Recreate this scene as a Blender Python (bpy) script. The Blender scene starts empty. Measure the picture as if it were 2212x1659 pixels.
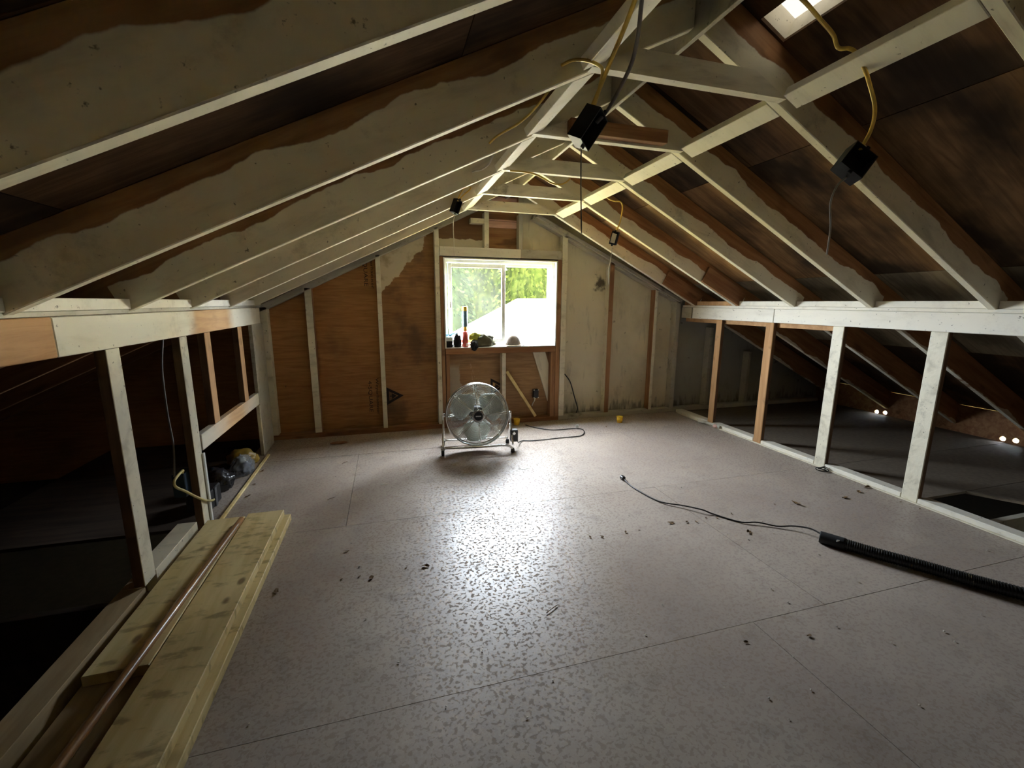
import bpy, bmesh, math, random
from mathutils import Vector, Matrix, noise
random.seed(7)
sc = bpy.context.scene
COL = sc.collection
V = Vector

# ------------------------------------------------------------------ camera, world, sun, exposure
F_PX, YAW, PITCH, ROLL = 935.405, .279756, .186223, .005535
EYE = V((0, 0, 1.25))
fw = V((math.sin(YAW)*math.cos(PITCH), math.cos(YAW)*math.cos(PITCH), -math.sin(PITCH)))
rt = V((math.cos(YAW), -math.sin(YAW), 0)); up = rt.cross(fw)
rt, up = rt*math.cos(ROLL)+up*math.sin(ROLL), up*math.cos(ROLL)-rt*math.sin(ROLL)
cd = bpy.data.cameras.new('camera'); cam = bpy.data.objects.new('camera', cd); COL.objects.link(cam)
cd.sensor_fit = 'HORIZONTAL'; cd.sensor_width = 36; cd.lens = 36*F_PX/2212; cd.clip_start = .02; cd.clip_end = 300
m4 = Matrix((rt, up, -fw)).transposed().to_4x4(); m4.translation = EYE; cam.matrix_world = m4
sc.camera = cam

SKY = 26.0
w = bpy.data.worlds.new('sky'); sc.world = w; w.use_nodes = True
bg = w.node_tree.nodes['Background']; bg.inputs[0].default_value = (.80, .90, 1.0, 1); bg.inputs[1].default_value = SKY
sd = bpy.data.lights.new('sun', 'SUN'); sd.energy = 70; sd.angle = .02; sd.color = (1, .90, .66)
sun = bpy.data.objects.new('sun', sd); COL.objects.link(sun)
sun.rotation_euler = V((.18, .36, -.90)).to_track_quat('-Z', 'Y').to_euler()
pd = bpy.data.lights.new('window_portal', 'AREA'); pd.shape = 'RECTANGLE'; pd.size = 1.12; pd.size_y = .84; pd.energy = 1
pd.cycles.is_portal = True
po = bpy.data.objects.new('window_portal', pd); COL.objects.link(po); po.location = (1.113, 4.36, 1.234); po.rotation_euler = (-math.pi/2, 0, 0)

sc.view_settings.view_transform = 'Standard'; sc.view_settings.look = 'None'
sc.view_settings.gamma = 1; sc.view_settings.use_curve_mapping = False
sc.view_settings.exposure = 1.85
sc.cycles.max_bounces = 8; sc.cycles.diffuse_bounces = 5; sc.cycles.glossy_bounces = 3; sc.cycles.transmission_bounces = 4; sc.cycles.transparent_max_bounces = 8
sc.cycles.sample_clamp_indirect = 12; sc.cycles.caustics_reflective = False; sc.cycles.caustics_refractive = False
sc.cycles.use_denoising = True

# ------------------------------------------------------------------ measurements
L, R, D = -1.017, 3.198, 4.233          # inner faces: left and right knee wall, gable studs
PLY = D+.089                            # gable sheathing
BACK = -2.6
XA, ZA, MR, ML, ZT = 1.1674, 2.2688, .5113, .4819, 2.0566     # rafter undersides and tie height
RD = .184                               # rafter depth
EAVE_R, EAVE_L = 5.46, -3.40
RY = [.30, .925, 1.60, 2.235, 2.837, 3.46, 4.05]
def zr(x): return ZA-MR*(x-XA)
def zl(x): return ZA-ML*(XA-x)
AR, AL = math.atan(MR), math.atan(ML)
def deck_z(x): return (zr(x)+RD/math.cos(AR)) if x > XA else (zl(x)+RD/math.cos(AL))

# ------------------------------------------------------------------ object helpers
def prop(o, label=None, cat=None, group=None, kind=None):
    if label: o['label'] = label
    if cat: o['category'] = cat
    if group: o['group'] = group
    if kind: o['kind'] = kind
    return o
def empty(name, loc=(0, 0, 0), rz=0, label=None, cat=None, group=None, kind=None):
    o = bpy.data.objects.new(name, None); COL.objects.link(o); o.location = loc; o.rotation_euler = (0, 0, rz)
    o.empty_display_size = .1
    return prop(o, label, cat, group, kind)
def obj(name, bm, mat, parent=None, smooth=False, mw=None):
    me = bpy.data.meshes.new(name); bmesh.ops.recalc_face_normals(bm, faces=bm.faces); bm.to_mesh(me); bm.free()
    for m in (mat if isinstance(mat, (list, tuple)) else [mat]): me.materials.append(m)
    if smooth:
        for p in me.polygons: p.use_smooth = True
    o = bpy.data.objects.new(name, me); COL.objects.link(o); o.parent = parent
    if mw is not None: o.matrix_local = mw
    return o
def add_box(bm, x0, x1, y0, y1, z0, z1, M=None, bevel=0, mi=0):
    vs = [bm.verts.new(V((x, y, z))) for x in (x0, x1) for y in (y0, y1) for z in (z0, z1)]
    fs = [bm.faces.new([vs[i] for i in q]) for q in ((0, 1, 3, 2), (4, 6, 7, 5), (0, 4, 5, 1), (2, 3, 7, 6), (0, 2, 6, 4), (1, 5, 7, 3))]
    for f in fs: f.material_index = mi
    if bevel:
        es = list({e for f in fs for e in f.edges})
        r = bmesh.ops.bevel(bm, geom=es, offset=bevel, segments=1, affect='EDGES')
        vs = list({v for f in r['faces'] for v in f.verts} | {v for v in vs if v.is_valid})
    if M is not None: bmesh.ops.transform(bm, matrix=M, verts=vs)
    return vs
def box(name, x0, x1, y0, y1, z0, z1, mat, parent=None, bevel=.002):
    """box whose origin is the centre of its base; texture runs along local axes"""
    bm = bmesh.new(); cx, cy = (x0+x1)/2, (y0+y1)/2
    add_box(bm, x0-cx, x1-cx, y0-cy, y1-cy, 0, z1-z0, bevel=min(bevel, (x1-x0)/3, (y1-y0)/3, (z1-z0)/3))
    return obj(name, bm, mat, parent, mw=Matrix.Translation((cx, cy, z0)))
def beam(name, A, B, w, h, mat, parent=None, upv=(0, 0, 1), cut=(0, 0), bevel=.003):
    """timber from A to B; local x runs along it, width w centred on y, z from 0 (lower edge) to h"""
    A, B = V(A), V(B); x = (B-A).normalized(); y = V(upv).cross(x).normalized(); z = x.cross(y); ln = (B-A).length
    bm = bmesh.new(); add_box(bm, 0, ln, -w/2, w/2, 0, h, bevel=bevel)
    for v in bm.verts:
        v.co.x += (cut[0] if v.co.x < ln/2 else cut[1])*v.co.z
    M = Matrix((x, y, z)).transposed().to_4x4(); M.translation = A
    return obj(name, bm, mat, parent, mw=M)
def prism(name, pts, y0, y1, mat, parent=None):
    """polygon in x, z pulled from y0 to y1"""
    bm = bmesh.new(); a = [bm.verts.new((x, y0, z)) for x, z in pts]; b = [bm.verts.new((x, y1, z)) for x, z in pts]
    bm.faces.new(a); bm.faces.new(b[::-1]); n = len(pts)
    for i in range(n): bm.faces.new((a[i], b[i], b[(i+1) % n], a[(i+1) % n]))
    return obj(name, bm, mat, parent)
def slab(name, pts, z0, z1, mat, parent=None):
    bm = bmesh.new(); a = [bm.verts.new((x, y, z0)) for x, y in pts]; b = [bm.verts.new((x, y, z1)) for x, y in pts]
    bm.faces.new(a); bm.faces.new(b[::-1]); n = len(pts)
    for i in range(n): bm.faces.new((a[i], b[i], b[(i+1) % n], a[(i+1) % n]))
    return obj(name, bm, mat, parent)
def spline(pts, sub=8):
    pts = [V(p) for p in pts]
    if len(pts) < 3: return pts
    P = [2*pts[0]-pts[1]]+pts+[2*pts[-1]-pts[-2]]; out = []
    for i in range(1, len(P)-2):
        for k in range(sub):
            t = k/sub; a, b, c, d = P[i-1:i+3]
            out.append(.5*((2*b)+(c-a)*t+(2*a-5*b+4*c-d)*t*t+(3*b-a-3*c+d)*t**3))
    return out+[pts[-1]]
def add_tube(bm, pts, r, n=8, closed=False, mi=0, flat=1):
    pts = [V(p) for p in pts]; m = len(pts); rings = []; nrm = None
    for i, p in enumerate(pts):
        if closed: t = pts[(i+1) % m]-pts[i-1]
        else: t = pts[min(i+1, m-1)]-pts[max(i-1, 0)]
        t.normalize()
        if nrm is None:
            nrm = t.orthogonal().normalized()
        nrm = (nrm-t*nrm.dot(t)).normalized(); bn = t.cross(nrm)
        rr = r(i/(m-1)) if callable(r) else r
        rings.append([bm.verts.new(p+nrm*math.cos(a)*rr+bn*math.sin(a)*rr*flat) for a in (2*math.pi*k/n for k in range(n))])
    for i in range(m if closed else m-1):
        a, b = rings[i], rings[(i+1) % m]
        for k in range(n):
            f = bm.faces.new((a[k], a[(k+1) % n], b[(k+1) % n], b[k])); f.material_index = mi; f.smooth = True
    if not closed:
        bm.faces.new(rings[0][::-1]).material_index = mi; bm.faces.new(rings[-1]).material_index = mi
def tube(name, pts, r, mat, parent=None, n=8, sub=8, flat=1):
    bm = bmesh.new(); add_tube(bm, spline(pts, sub), r, n, flat=flat); return obj(name, bm, mat, parent)
def add_lathe(bm, prof, n=24, M=None, mi=0):
    rings = []
    for r, z in prof:
        rings.append([bm.verts.new((max(r, 1e-4)*math.cos(2*math.pi*k/n), max(r, 1e-4)*math.sin(2*math.pi*k/n), z)) for k in range(n)])
    for a, b in zip(rings, rings[1:]):
        for k in range(n):
            f = bm.faces.new((a[k], a[(k+1) % n], b[(k+1) % n], b[k])); f.smooth = True; f.material_index = mi
    bm.faces.new(rings[0][::-1]).material_index = mi; bm.faces.new(rings[-1]).material_index = mi
    if M is not None: bmesh.ops.transform(bm, matrix=M, verts=[v for q in rings for v in q])
def lathe(name, prof, mat, parent=None, n=24, M=None):
    bm = bmesh.new(); add_lathe(bm, prof, n, M); return obj(name, bm, mat, parent)
def blob(name, c, size, mat, parent=None, seed=0, amp=.25, freq=2.2, sub=4, flat_base=True, crease=0):
    bm = bmesh.new(); bmesh.ops.create_icosphere(bm, subdivisions=sub, radius=1)
    for v in bm.verts:
        p = v.co*freq+V((seed*3.1, seed*1.7, seed*.9))
        d = noise.noise(p)*amp + (abs(noise.noise(p*2.3))-.25)*amp*crease
        v.co *= 1+d
        v.co.x *= size[0]; v.co.y *= size[1]; v.co.z *= size[2]
        if flat_base: v.co.z = max(v.co.z, -size[2]*.55)
    lo = min(v.co.z for v in bm.verts)
    for v in bm.verts: v.co += V(c)+V((0, 0, -lo))
    return obj(name, bm, mat, parent, smooth=True)

# ------------------------------------------------------------------ material helpers
class NT:
    def __init__(s, name, rough=.7, metal=0, spec=.5):
        s.m = bpy.data.materials.new(name); s.m.use_nodes = True; s.t = s.m.node_tree
        s.b = s.t.nodes['Principled BSDF']; s.b.inputs['Roughness'].default_value = rough
        s.b.inputs['Metallic'].default_value = metal; s.b.inputs['Specular IOR Level'].default_value = spec
    def n(s, typ, **kw):
        x = s.t.nodes.new(typ)
        for k, v in kw.items(): setattr(x, k, v)
        return x
    def set(s, sock, v):
        if hasattr(v, 'is_linked') or isinstance(v, bpy.types.NodeSocket): s.t.links.new(v, sock)
        elif isinstance(v, (tuple, list)) and len(v) == 3 and sock.type == 'RGBA': sock.default_value = (*v, 1)
        else: sock.default_value = v
    def coord(s, scale=(1, 1, 1), vary=True, kind='Object'):
        c = s.n('ShaderNodeTexCoord').outputs[kind]
        mp = s.n('ShaderNodeMapping'); s.set(mp.inputs['Vector'], c); mp.inputs['Scale'].default_value = scale
        if vary:
            oi = s.n('ShaderNodeObjectInfo'); mu = s.n('ShaderNodeMath', operation='MULTIPLY'); s.set(mu.inputs[0], oi.outputs['Random']); mu.inputs[1].default_value = 37
            cb = s.n('ShaderNodeCombineXYZ'); s.set(cb.inputs[0], mu.outputs[0]); s.set(cb.inputs[1], mu.outputs[0]); s.set(mp.inputs['Location'], cb.outputs[0])
        return mp.outputs[0]
    def noise(s, vec, scale, detail=4, rough=.55, dist=0):
        x = s.n('ShaderNodeTexNoise'); s.set(x.inputs['Vector'], vec); x.inputs['Scale'].default_value = scale
        x.inputs['Detail'].default_value = detail; x.inputs['Roughness'].default_value = rough; x.inputs['Distortion'].default_value = dist
        return x.outputs['Fac']
    def step(s, f, a, b):
        x = s.n('ShaderNodeMapRange'); x.interpolation_type = 'SMOOTHSTEP'
        s.set(x.inputs[0], f); s.set(x.inputs[1], a); s.set(x.inputs[2], b); return x.outputs[0]
    def math(s, op, a, b=0):
        x = s.n('ShaderNodeMath', operation=op); s.set(x.inputs[0], a); s.set(x.inputs[1], b); return x.outputs[0]
    def mix(s, f, a, b):
        x = s.n('ShaderNodeMix', data_type='RGBA'); s.set(x.inputs[0], f); s.set(x.inputs[6], a); s.set(x.inputs[7], b); return x.outputs[2]
    def xyz(s, vec):
        x = s.n('ShaderNodeSeparateXYZ'); s.set(x.inputs[0], vec); return x.outputs
    def bump(s, h, strength=.3, dist=.004):
        x = s.n('ShaderNodeBump'); s.set(x.inputs['Height'], h); x.inputs['Strength'].default_value = strength; x.inputs['Distance'].default_value = dist
        s.set(s.b.inputs['Normal'], x.outputs[0])
    def base(s, c): s.set(s.b.inputs['Base Color'], c)
    def rough(s, c): s.set(s.b.inputs['Roughness'], c)

WHITE = (.72, .66, .51)
def raw_color(N, c1, c2, vary=True, axis=0, grain=14):
    sc3 = [grain]*3; sc3[axis] = 1.2
    v = N.coord(tuple(sc3), vary); g = N.noise(v, 1.6, 5, .6, .6)
    col = N.mix(N.step(g, .3, .7), c1, c2)
    k = N.noise(N.coord((2.2, 6, 6), vary), 1.4, 2); return N.mix(N.math('MULTIPLY', N.step(k, .62, .75), .55), col, tuple(x*.45 for x in c1)), g
def paint_color(N, c=WHITE, dirt=.5, mould=.4, vary=True):
    v = N.coord((1, 1, 1), vary)
    a = N.noise(N.coord((2.2, 9, 9), vary), 1.3, 5, .62, .5)
    col = N.mix(N.math('MULTIPLY', N.step(a, .46, .78), dirt), c, (.33, .29, .21))
    col = N.mix(N.math('MULTIPLY', N.step(N.noise(v, 5, 7, .72), .56, .72), mould), col, (.16, .135, .095))
    col = N.mix(N.math('MULTIPLY', N.step(N.noise(v, 45, 3, .6), .66, .74), .8), col, (.10, .085, .06))
    return col
def M_raw(name, c1, c2, axis=0, rough=.75, grain=14, bump=.25):
    N = NT(name, rough, spec=.25); c, g = raw_color(N, c1, c2, axis=axis, grain=grain); N.base(c); N.bump(g, bump); return N.m
def M_paint(name, c=WHITE, dirt=.5, mould=.4, rough=.6):
    N = NT(name, rough, spec=.3); N.base(paint_color(N, c, dirt, mould)); N.bump(N.noise(N.coord((3, 14, 14)), 4, 4), .25); return N.m
def M_plain(name, c, rough=.5, metal=0, spec=.5, vary=.12, scale=30):
    N = NT(name, rough, metal, spec); k = N.noise(N.coord(), scale, 3)
    N.base(N.mix(N.step(k, .3, .7), tuple(x*(1-vary) for x in c), tuple(min(1, x*(1+vary)) for x in c))); return N.m

BR1, BR2 = (.20, .095, .040), (.33, .17, .075)
def M_rafter(name, line, amp, c1=BR1, c2=BR2, paint=WHITE, tail=(2.46, 1)):
    """timber painted up to a wavy brush line, raw above it"""
    N = NT(name, .68, spec=.3); raw, g = raw_color(N, c1, c2); p = paint_color(N, paint, .45, .35)
    x, y, z = N.xyz(N.coord((1, 1, 1), False))
    wv = N.noise(N.coord((1, .05, .3)), 3.2, 3, .5); fine = N.noise(N.coord((1, 1, 1)), 26, 3)
    e = N.math('ADD', z, N.math('ADD', N.math('MULTIPLY', N.math('SUBTRACT', wv, .5), amp), N.math('MULTIPLY', N.math('SUBTRACT', fine, .5), .012)))
    e = N.math('ADD', e, N.math('MULTIPLY', N.step(x, tail[0]-.01, tail[0]+.01), tail[1]))
    N.base(N.mix(N.step(e, line-.003, line+.003), p, raw)); N.bump(g, .2); return N.m
M_RAFT = M_rafter('rafter_painted_below', .120, .12)
M_RAFTR = M_rafter('rafter_painted_low', .105, .12, (.24, .11, .045), (.40, .20, .085), (.80, .75, .61), tail=(2.33, .09))  # right-hand paint lightened to stand in for brighter light on these faces
M_WHITE = M_paint('old_white_paint')
M_WHITE2 = M_paint('cleaner_white_paint', (.74, .70, .60), .3, .2)
M_WHITE3 = M_paint('smudged_white_paint', (.76, .71, .58), .7, .7)
M_GREYED = M_paint('grimy_white_paint', (.48, .45, .37), .8, .9)
M_ORANGE = M_raw('raw_fir', (.36, .19, .080), (.50, .29, .135))
M_ORANGEV = M_raw('raw_fir_upright', (.36, .19, .080), (.50, .29, .135), axis=2)
M_BROWN = M_raw('raw_brown_timber', (.22, .10, .045), (.36, .19, .09))
M_BROWNV = M_raw('raw_brown_upright', (.24, .12, .06), (.40, .22, .11), axis=2)
M_PINKISH = M_raw('pinkish_cedar', (.62, .36, .28), (.78, .50, .40))
M_TAN = M_raw('weathered_tan_timber', (.30, .21, .11), (.44, .33, .19), axis=1, grain=9)
M_PALE = M_raw('fresh_pine', (.62, .47, .20), (.78, .63, .33), axis=1, rough=.6, grain=9)
M_DARKWV = M_raw('dark_old_upright', (.10, .055, .03), (.18, .10, .055), axis=2)
M_DARKW = M_raw('dark_old_timber', (.11, .06, .035), (.2, .115, .06))
M_WHITEV = M_paint('streaked_white_upright', (.72, .67, .53), .6, .65)

def M_ply(name, c1, c2, stain=.6, axis='xz'):
    N = NT(name, .7, spec=.25); v = N.coord((1.4, 1.4, 16), True)
    g = N.noise(v, 2.2, 5, .6, 1.2); col = N.mix(N.step(g, .3, .7), c1, c2)
    s = N.noise(N.coord(), 1.7, 4, .6); col = N.mix(N.math('MULTIPLY', N.step(s, .52, .72), stain), col, tuple(x*.42 for x in c1))
    k = N.noise(N.coord((1, 1, 1.6)), 11, 2); col = N.mix(N.math('MULTIPLY', N.step(k, .74, .78), .8), col, (.07, .035, .015))
    N.base(col); N.bump(g, .1); return N.m
M_PLY = M_ply('brown_plywood', (.28, .130, .042), (.41, .205, .072), .5)
def M_plylow():
    N = NT('plywood_with_grey_smear', .7, spec=.25); v = N.coord((1, 1, 1), False); x, y, z = N.xyz(v)
    g = N.noise(N.coord((1.4, 1.4, 16)), 2.2, 5, .6, 1.2); col = N.mix(N.step(g, .3, .7), (.27, .155, .075), (.39, .24, .12))
    col = N.mix(N.math('MULTIPLY', N.step(N.noise(v, 2.6, 4), .5, .7), .5), col, (.12, .07, .035))
    wob = N.math('MULTIPLY', N.math('SUBTRACT', N.noise(v, 9, 4), .5), .10)
    a = N.math('MULTIPLY', N.step(N.math('ADD', x, wob), .70, .69), N.step(N.math('ADD', z, wob), .66, .58))
    col = N.mix(N.math('MULTIPLY', a, .7), col, (.46, .42, .34))
    sc_ = N.math('MULTIPLY', N.step(N.noise(N.coord((6, 1, 3), False), 5, 5, .7), .58, .68), N.math('MULTIPLY', N.step(x, .72, .75), N.step(x, .90, .86)))
    N.base(N.mix(N.math('MULTIPLY', sc_, .5), col, (.60, .44, .34))); N.bump(g, .1); return N.m
M_PLYC = M_plylow()
def M_plypaint(name, c, dirt, mould):
    N = NT(name, .65, spec=.3); v = N.coord((1, 1, 1), False)
    col = N.mix(N.math('MULTIPLY', N.step(N.noise(v, 1.8, 5, .6), .45, .75), dirt), c, (.36, .31, .20))
    x, y, z = N.xyz(v)
    col = N.mix(N.math('MULTIPLY', N.step(N.noise(N.coord((3, 1, .6), False), 4, 5, .65), .56, .75), mould), col, (.19, .17, .13))
    col = N.mix(N.math('MULTIPLY', N.step(N.noise(v, 9, 5, .7), .63, .72), .75), col, (.09, .08, .055))
    dx, dz = N.math('SUBTRACT', x, 2.225), N.math('SUBTRACT', z, 1.44)
    r = N.math('SQRT', N.math('ADD', N.math('MULTIPLY', dx, dx), N.math('MULTIPLY', N.math('MULTIPLY', dz, dz), .6)))
    col = N.mix(N.math('MULTIPLY', N.step(N.math('ADD', r, N.math('MULTIPLY', N.math('SUBTRACT', N.noise(v, 16, 5), .5), .22)), .085, .02), .9), col, (.05, .04, .03))
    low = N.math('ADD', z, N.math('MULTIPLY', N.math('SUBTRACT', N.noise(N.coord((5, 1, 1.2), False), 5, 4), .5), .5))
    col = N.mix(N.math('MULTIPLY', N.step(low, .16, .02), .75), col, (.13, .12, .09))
    N.base(col); N.bump(N.noise(N.coord((2, 1, 20), False), 2, 3), .08); return N.m
M_PLYW = M_plypaint('stained_white_plywood', (.66, .60, .46), .55, .5)
M_PLYG = M_plypaint('grey_painted_plywood', (.40, .40, .36), .6, .6)
def M_plypatch():
    """brown plywood, a ragged patch of old white paint in the top corner by the stud"""
    N = NT('plywood_with_paint_patch', .7, spec=.25); v = N.coord((1, 1, 1), False); x, y, z = N.xyz(v)
    g = N.noise(N.coord((1.4, 1.4, 16)), 2.2, 5, .6, 1.2); col = N.mix(N.step(g, .3, .7), (.25, .125, .046), (.37, .195, .078))
    s = N.noise(v, 2.3, 4); col = N.mix(N.math('MULTIPLY', N.step(s, .46, .66), .7), col, (.075, .045, .026))
    wob = N.math('MULTIPLY', N.math('SUBTRACT', N.noise(v, 6, 5, .6), .5), .34)
    e = N.math('ADD', N.math('SUBTRACT', N.math('MULTIPLY', z, 1.0), N.math('MULTIPLY', x, 1.15)), wob)     # high where z is high and x low
    p = N.mix(N.step(N.noise(v, 8, 5), .5, .7), (.58, .50, .36), (.40, .32, .20))
    N.base(N.mix(N.step(e, 1.36, 1.375), col, p)); N.bump(g, .1); return N.m
M_PLYP = M_plypatch()
def M_plyhalf():
    N = NT('plywood_painted_below', .7, spec=.25); v = N.coord((1, 1, 1), False); x, y, z = N.xyz(v)
    g = N.noise(N.coord((1.4, 1.4, 16)), 2.2, 5); col = N.mix(g, (.13, .07, .035), (.24, .13, .065))
    e = N.math('ADD', z, N.math('MULTIPLY', N.math('SUBTRACT', N.noise(v, 12, 4), .5), .06))
    N.base(N.mix(N.step(e, 1.842, 1.848), (.60, .54, .41), col)); return N.m
def M_deck(name, c1, c2, soot):
    N = NT(name, .8, spec=.15); v = N.coord((1.2, 14, 1.2)); g = N.noise(v, 2, 5, .6, 1); col = N.mix(N.step(g, .3, .7), c1, c2)
    s = N.noise(N.coord((.9, 1.5, 1)), 1.6, 4, .55); N.base(N.mix(N.math('MULTIPLY', N.step(s, .37, .62), soot), col, (.020, .015, .011))); return N.m
M_DECK = M_deck('sooty_roof_plywood', (.115, .062, .030), (.20, .115, .058), .85)
M_DECK2 = M_deck('tan_roof_plywood', (.17, .095, .042), (.29, .17, .08), .9)
M_DECK4 = M_deck('orange_roof_plywood', (.30, .17, .075), (.46, .28, .13), .6)
M_DECK3 = M_deck('greyed_roof_plywood', (.22, .18, .12), (.33, .28, .19), .6)

def M_floor():
    N = NT('worn_painted_floor', .5, spec=.2); v = N.coord((1, 1, 1), False)
    big = N.noise(v, 1.1, 5, .6); col = N.mix(N.step(big, .3, .7), (.318, .252, .208), (.430, .362, .302))
    tint = N.noise(v, .8, 2); col = N.mix(N.math('MULTIPLY', N.step(tint, .5, .7), .35), col, (.315, .248, .225))
    mid = N.noise(v, 9, 5, .65); col = N.mix(N.math('MULTIPLY', N.step(mid, .5, .72), .55), col, (.205, .160, .128))
    fine = N.noise(v, 130, 3, .6); col = N.mix(N.math('MULTIPLY', N.step(fine, .35, .7), .3), col, (.45, .41, .37))
    sp = N.noise(N.coord((1, 1.1, 1), False), 68, 1.8, .5, .5); spots = N.step(sp, .54, .575)
    col = N.mix(N.math('MULTIPLY', spots, .30), col, (.23, .185, .155)); N.base(col)
    N.set(N.b.inputs['Specular IOR Level'], N.math('SUBTRACT', .40, N.math('MULTIPLY', spots, .37)))
    dust = N.step(N.noise(v, 2.3, 4, .6), .35, .75)
    r = N.math('ADD', N.math('ADD', .34, N.math('MULTIPLY', dust, .14)), N.math('MULTIPLY', spots, .4)); N.rough(r)
    N.bump(N.math('ADD', N.math('MULTIPLY', spots, -.6), N.math('MULTIPLY', fine, .12)), .12, .0015); return N.m
M_FLOOR = M_floor()
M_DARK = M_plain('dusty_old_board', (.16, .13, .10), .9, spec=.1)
M_SHADEB = M_plain('shade_dark_ceiling_board', (.030, .025, .020), .9, spec=.1)  # near-black: the darkness of the open cavities is put into this colour
M_DARKB = M_raw('shade_dark_boards', (.028, .018, .012), (.055, .036, .024))  # left cavity boards and joists, shade painted in as a dark tone
M_BLACK = M_plain('black_plastic', (.012, .012, .013), .42)
M_CHROME = M_plain('chromed_steel', (.80, .81, .80), .16, 1, vary=.03)
M_RUBBER = M_plain('black_rubber', (.015, .015, .015), .7)
M_VINYL = M_plain('white_vinyl', (.78, .79, .76), .35, vary=.03)
M_YCABLE = M_plain('yellow_cable', (.72, .50, .11), .45)
M_WCABLE = M_plain('white_cable', (.70, .68, .60), .45)
M_GCABLE = M_plain('grey_cable', (.23, .21, .19), .5)
M_KCABLE = M_plain('black_cable', (.01, .01, .01), .45)
M_INK = M_plain('faded_ink', (.035, .026, .024), .8, spec=.1)

# ------------------------------------------------------------------ floor, joists and the panels laid on them
floor = slab('floor', [(-3.45, BACK), (5.5, BACK), (5.5, PLY), (-3.45, PLY)], -.26, -.22, M_SHADEB)
prop(floor, 'grey-brown painted attic floor of large butted sheets', 'floor', kind='structure')
def fpanel(x0, x1, y0, y1, mat=M_FLOOR):
    g = .0012; dz = random.uniform(-.0006, .0006)
    slab('floor_panel', [(x0+g, y0+g), (x1-g, y0+g), (x1-g, y1-g), (x0+g, y1-g)], -.018+dz, dz, mat, floor)
LX, RX = -1.11, 3.292
for y0, y1, xs in [(BACK, -1.24, [.2]), (-1.24, -.02, [-.4, 2.0]), (-.02, 1.20, [1.352]), (1.20, 2.43, [-.71, 1.728]), (2.43, 3.65, [-.275, 2.165]), (3.65, PLY, [1.0])]:
    e = [LX]+xs+[RX]
    for a, b in zip(e, e[1:]): fpanel(a, b, y0, y1)
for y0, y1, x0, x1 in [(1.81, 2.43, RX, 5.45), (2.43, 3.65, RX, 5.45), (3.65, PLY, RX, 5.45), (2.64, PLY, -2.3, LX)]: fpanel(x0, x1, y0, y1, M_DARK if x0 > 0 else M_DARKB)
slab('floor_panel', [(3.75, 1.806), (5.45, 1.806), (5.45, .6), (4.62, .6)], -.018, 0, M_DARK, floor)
for y in (.32, .92, 1.508, 2.06, 2.67, 3.28, 3.89):
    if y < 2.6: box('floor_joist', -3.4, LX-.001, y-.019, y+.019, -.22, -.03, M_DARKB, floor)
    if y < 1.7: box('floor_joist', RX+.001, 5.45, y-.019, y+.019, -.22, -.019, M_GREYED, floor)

# ------------------------------------------------------------------ roof: deck, rafters, ties, blocking
ceiling = empty('ceiling', (XA, 0, 0), label='open pitched roof of half-painted rafters under dark sheathing', cat='roof', kind='structure')
ceiling.location = (0, 0, 0)
def slope_frame(side):
    a = AR if side > 0 else AL
    x = V((side*math.cos(a), 0, -math.sin(a))); z = V((side*math.sin(a), 0, math.cos(a))); y = z.cross(x)
    M = Matrix((x, y, z)).transposed().to_4x4(); M.translation = V((XA, 0, ZA)); return M
FR, FL = slope_frame(1), slope_frame(-1)
HOLE = (1.446, 1.565, 1.29, 1.572)      # vent hole x0 x1 y0 y1, on the underside of the right deck
def deck(side, s0, s1, y0, y1, mat, hole=None):
    F = FR if side > 0 else FL; bm = bmesh.new(); t0, t1 = RD, RD+.014; g = .002
    def b(a0, a1, b0, b1):
        if side < 0: b0, b1 = -b1, -b0
        add_box(bm, a0-s0, a1-s0, b0, b1, t0, t1)
    if hole:
        h0, h1, k0, k1 = hole; b(s0+g, h0, y0+g, y1-g); b(h1, s1-g, y0+g, y1-g); b(h0, h1, y0+g, k0); b(h0, h1, k1, y1-g)
    else: b(s0+g, s1-g, y0+g, y1-g)
    obj('roof_panel', bm, mat, ceiling, mw=F @ Matrix.Translation((s0, 0, 0)))
inv = FR.inverted()
hs0 = (inv @ V((HOLE[0], 0, zr(HOLE[0])+RD/math.cos(AR)))).x; hs1 = (inv @ V((HOLE[1], 0, zr(HOLE[1])+RD/math.cos(AR)))).x
for s0, s1, ys, mt in [(-.1, .9, [BACK-.05, -.3, 2.19, PLY+.1], M_DECK), (.9, 2.16, [BACK-.05, .9, 3.14, PLY+.1], M_DECK2), (2.16, 3.38, [BACK-.05, -.3, 2.19, PLY+.1], M_DECK3), (3.38, 5.05, [BACK-.05, .9, 3.14, PLY+.1], M_DECK)]:
    for y0, y1 in zip(ys, ys[1:]):
        hole = (hs0, hs1, HOLE[2], HOLE[3]) if s0 < 0 and y0 < HOLE[2] < y1 else None
        deck(1, s0, s1, y0, y1, M_DECK if (mt is M_DECK2 and y0 < 0) else (M_DECK4 if mt is M_DECK2 and y0 > 3 else mt), hole)
for s0, s1, ys in [(-.1, .9, [BACK-.05, -.3, 2.19, PLY+.1]), (.9, 2.16, [BACK-.05, .9, 3.14, PLY+.1]), (2.16, 3.38, [BACK-.05, -.3, 2.19, PLY+.1]), (3.38, 5.3, [BACK-.05, .9, 3.14, PLY+.1])]:
    for y0, y1 in zip(ys, ys[1:]): deck(-1, s0, s1, y0, y1, M_DECK)
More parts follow.
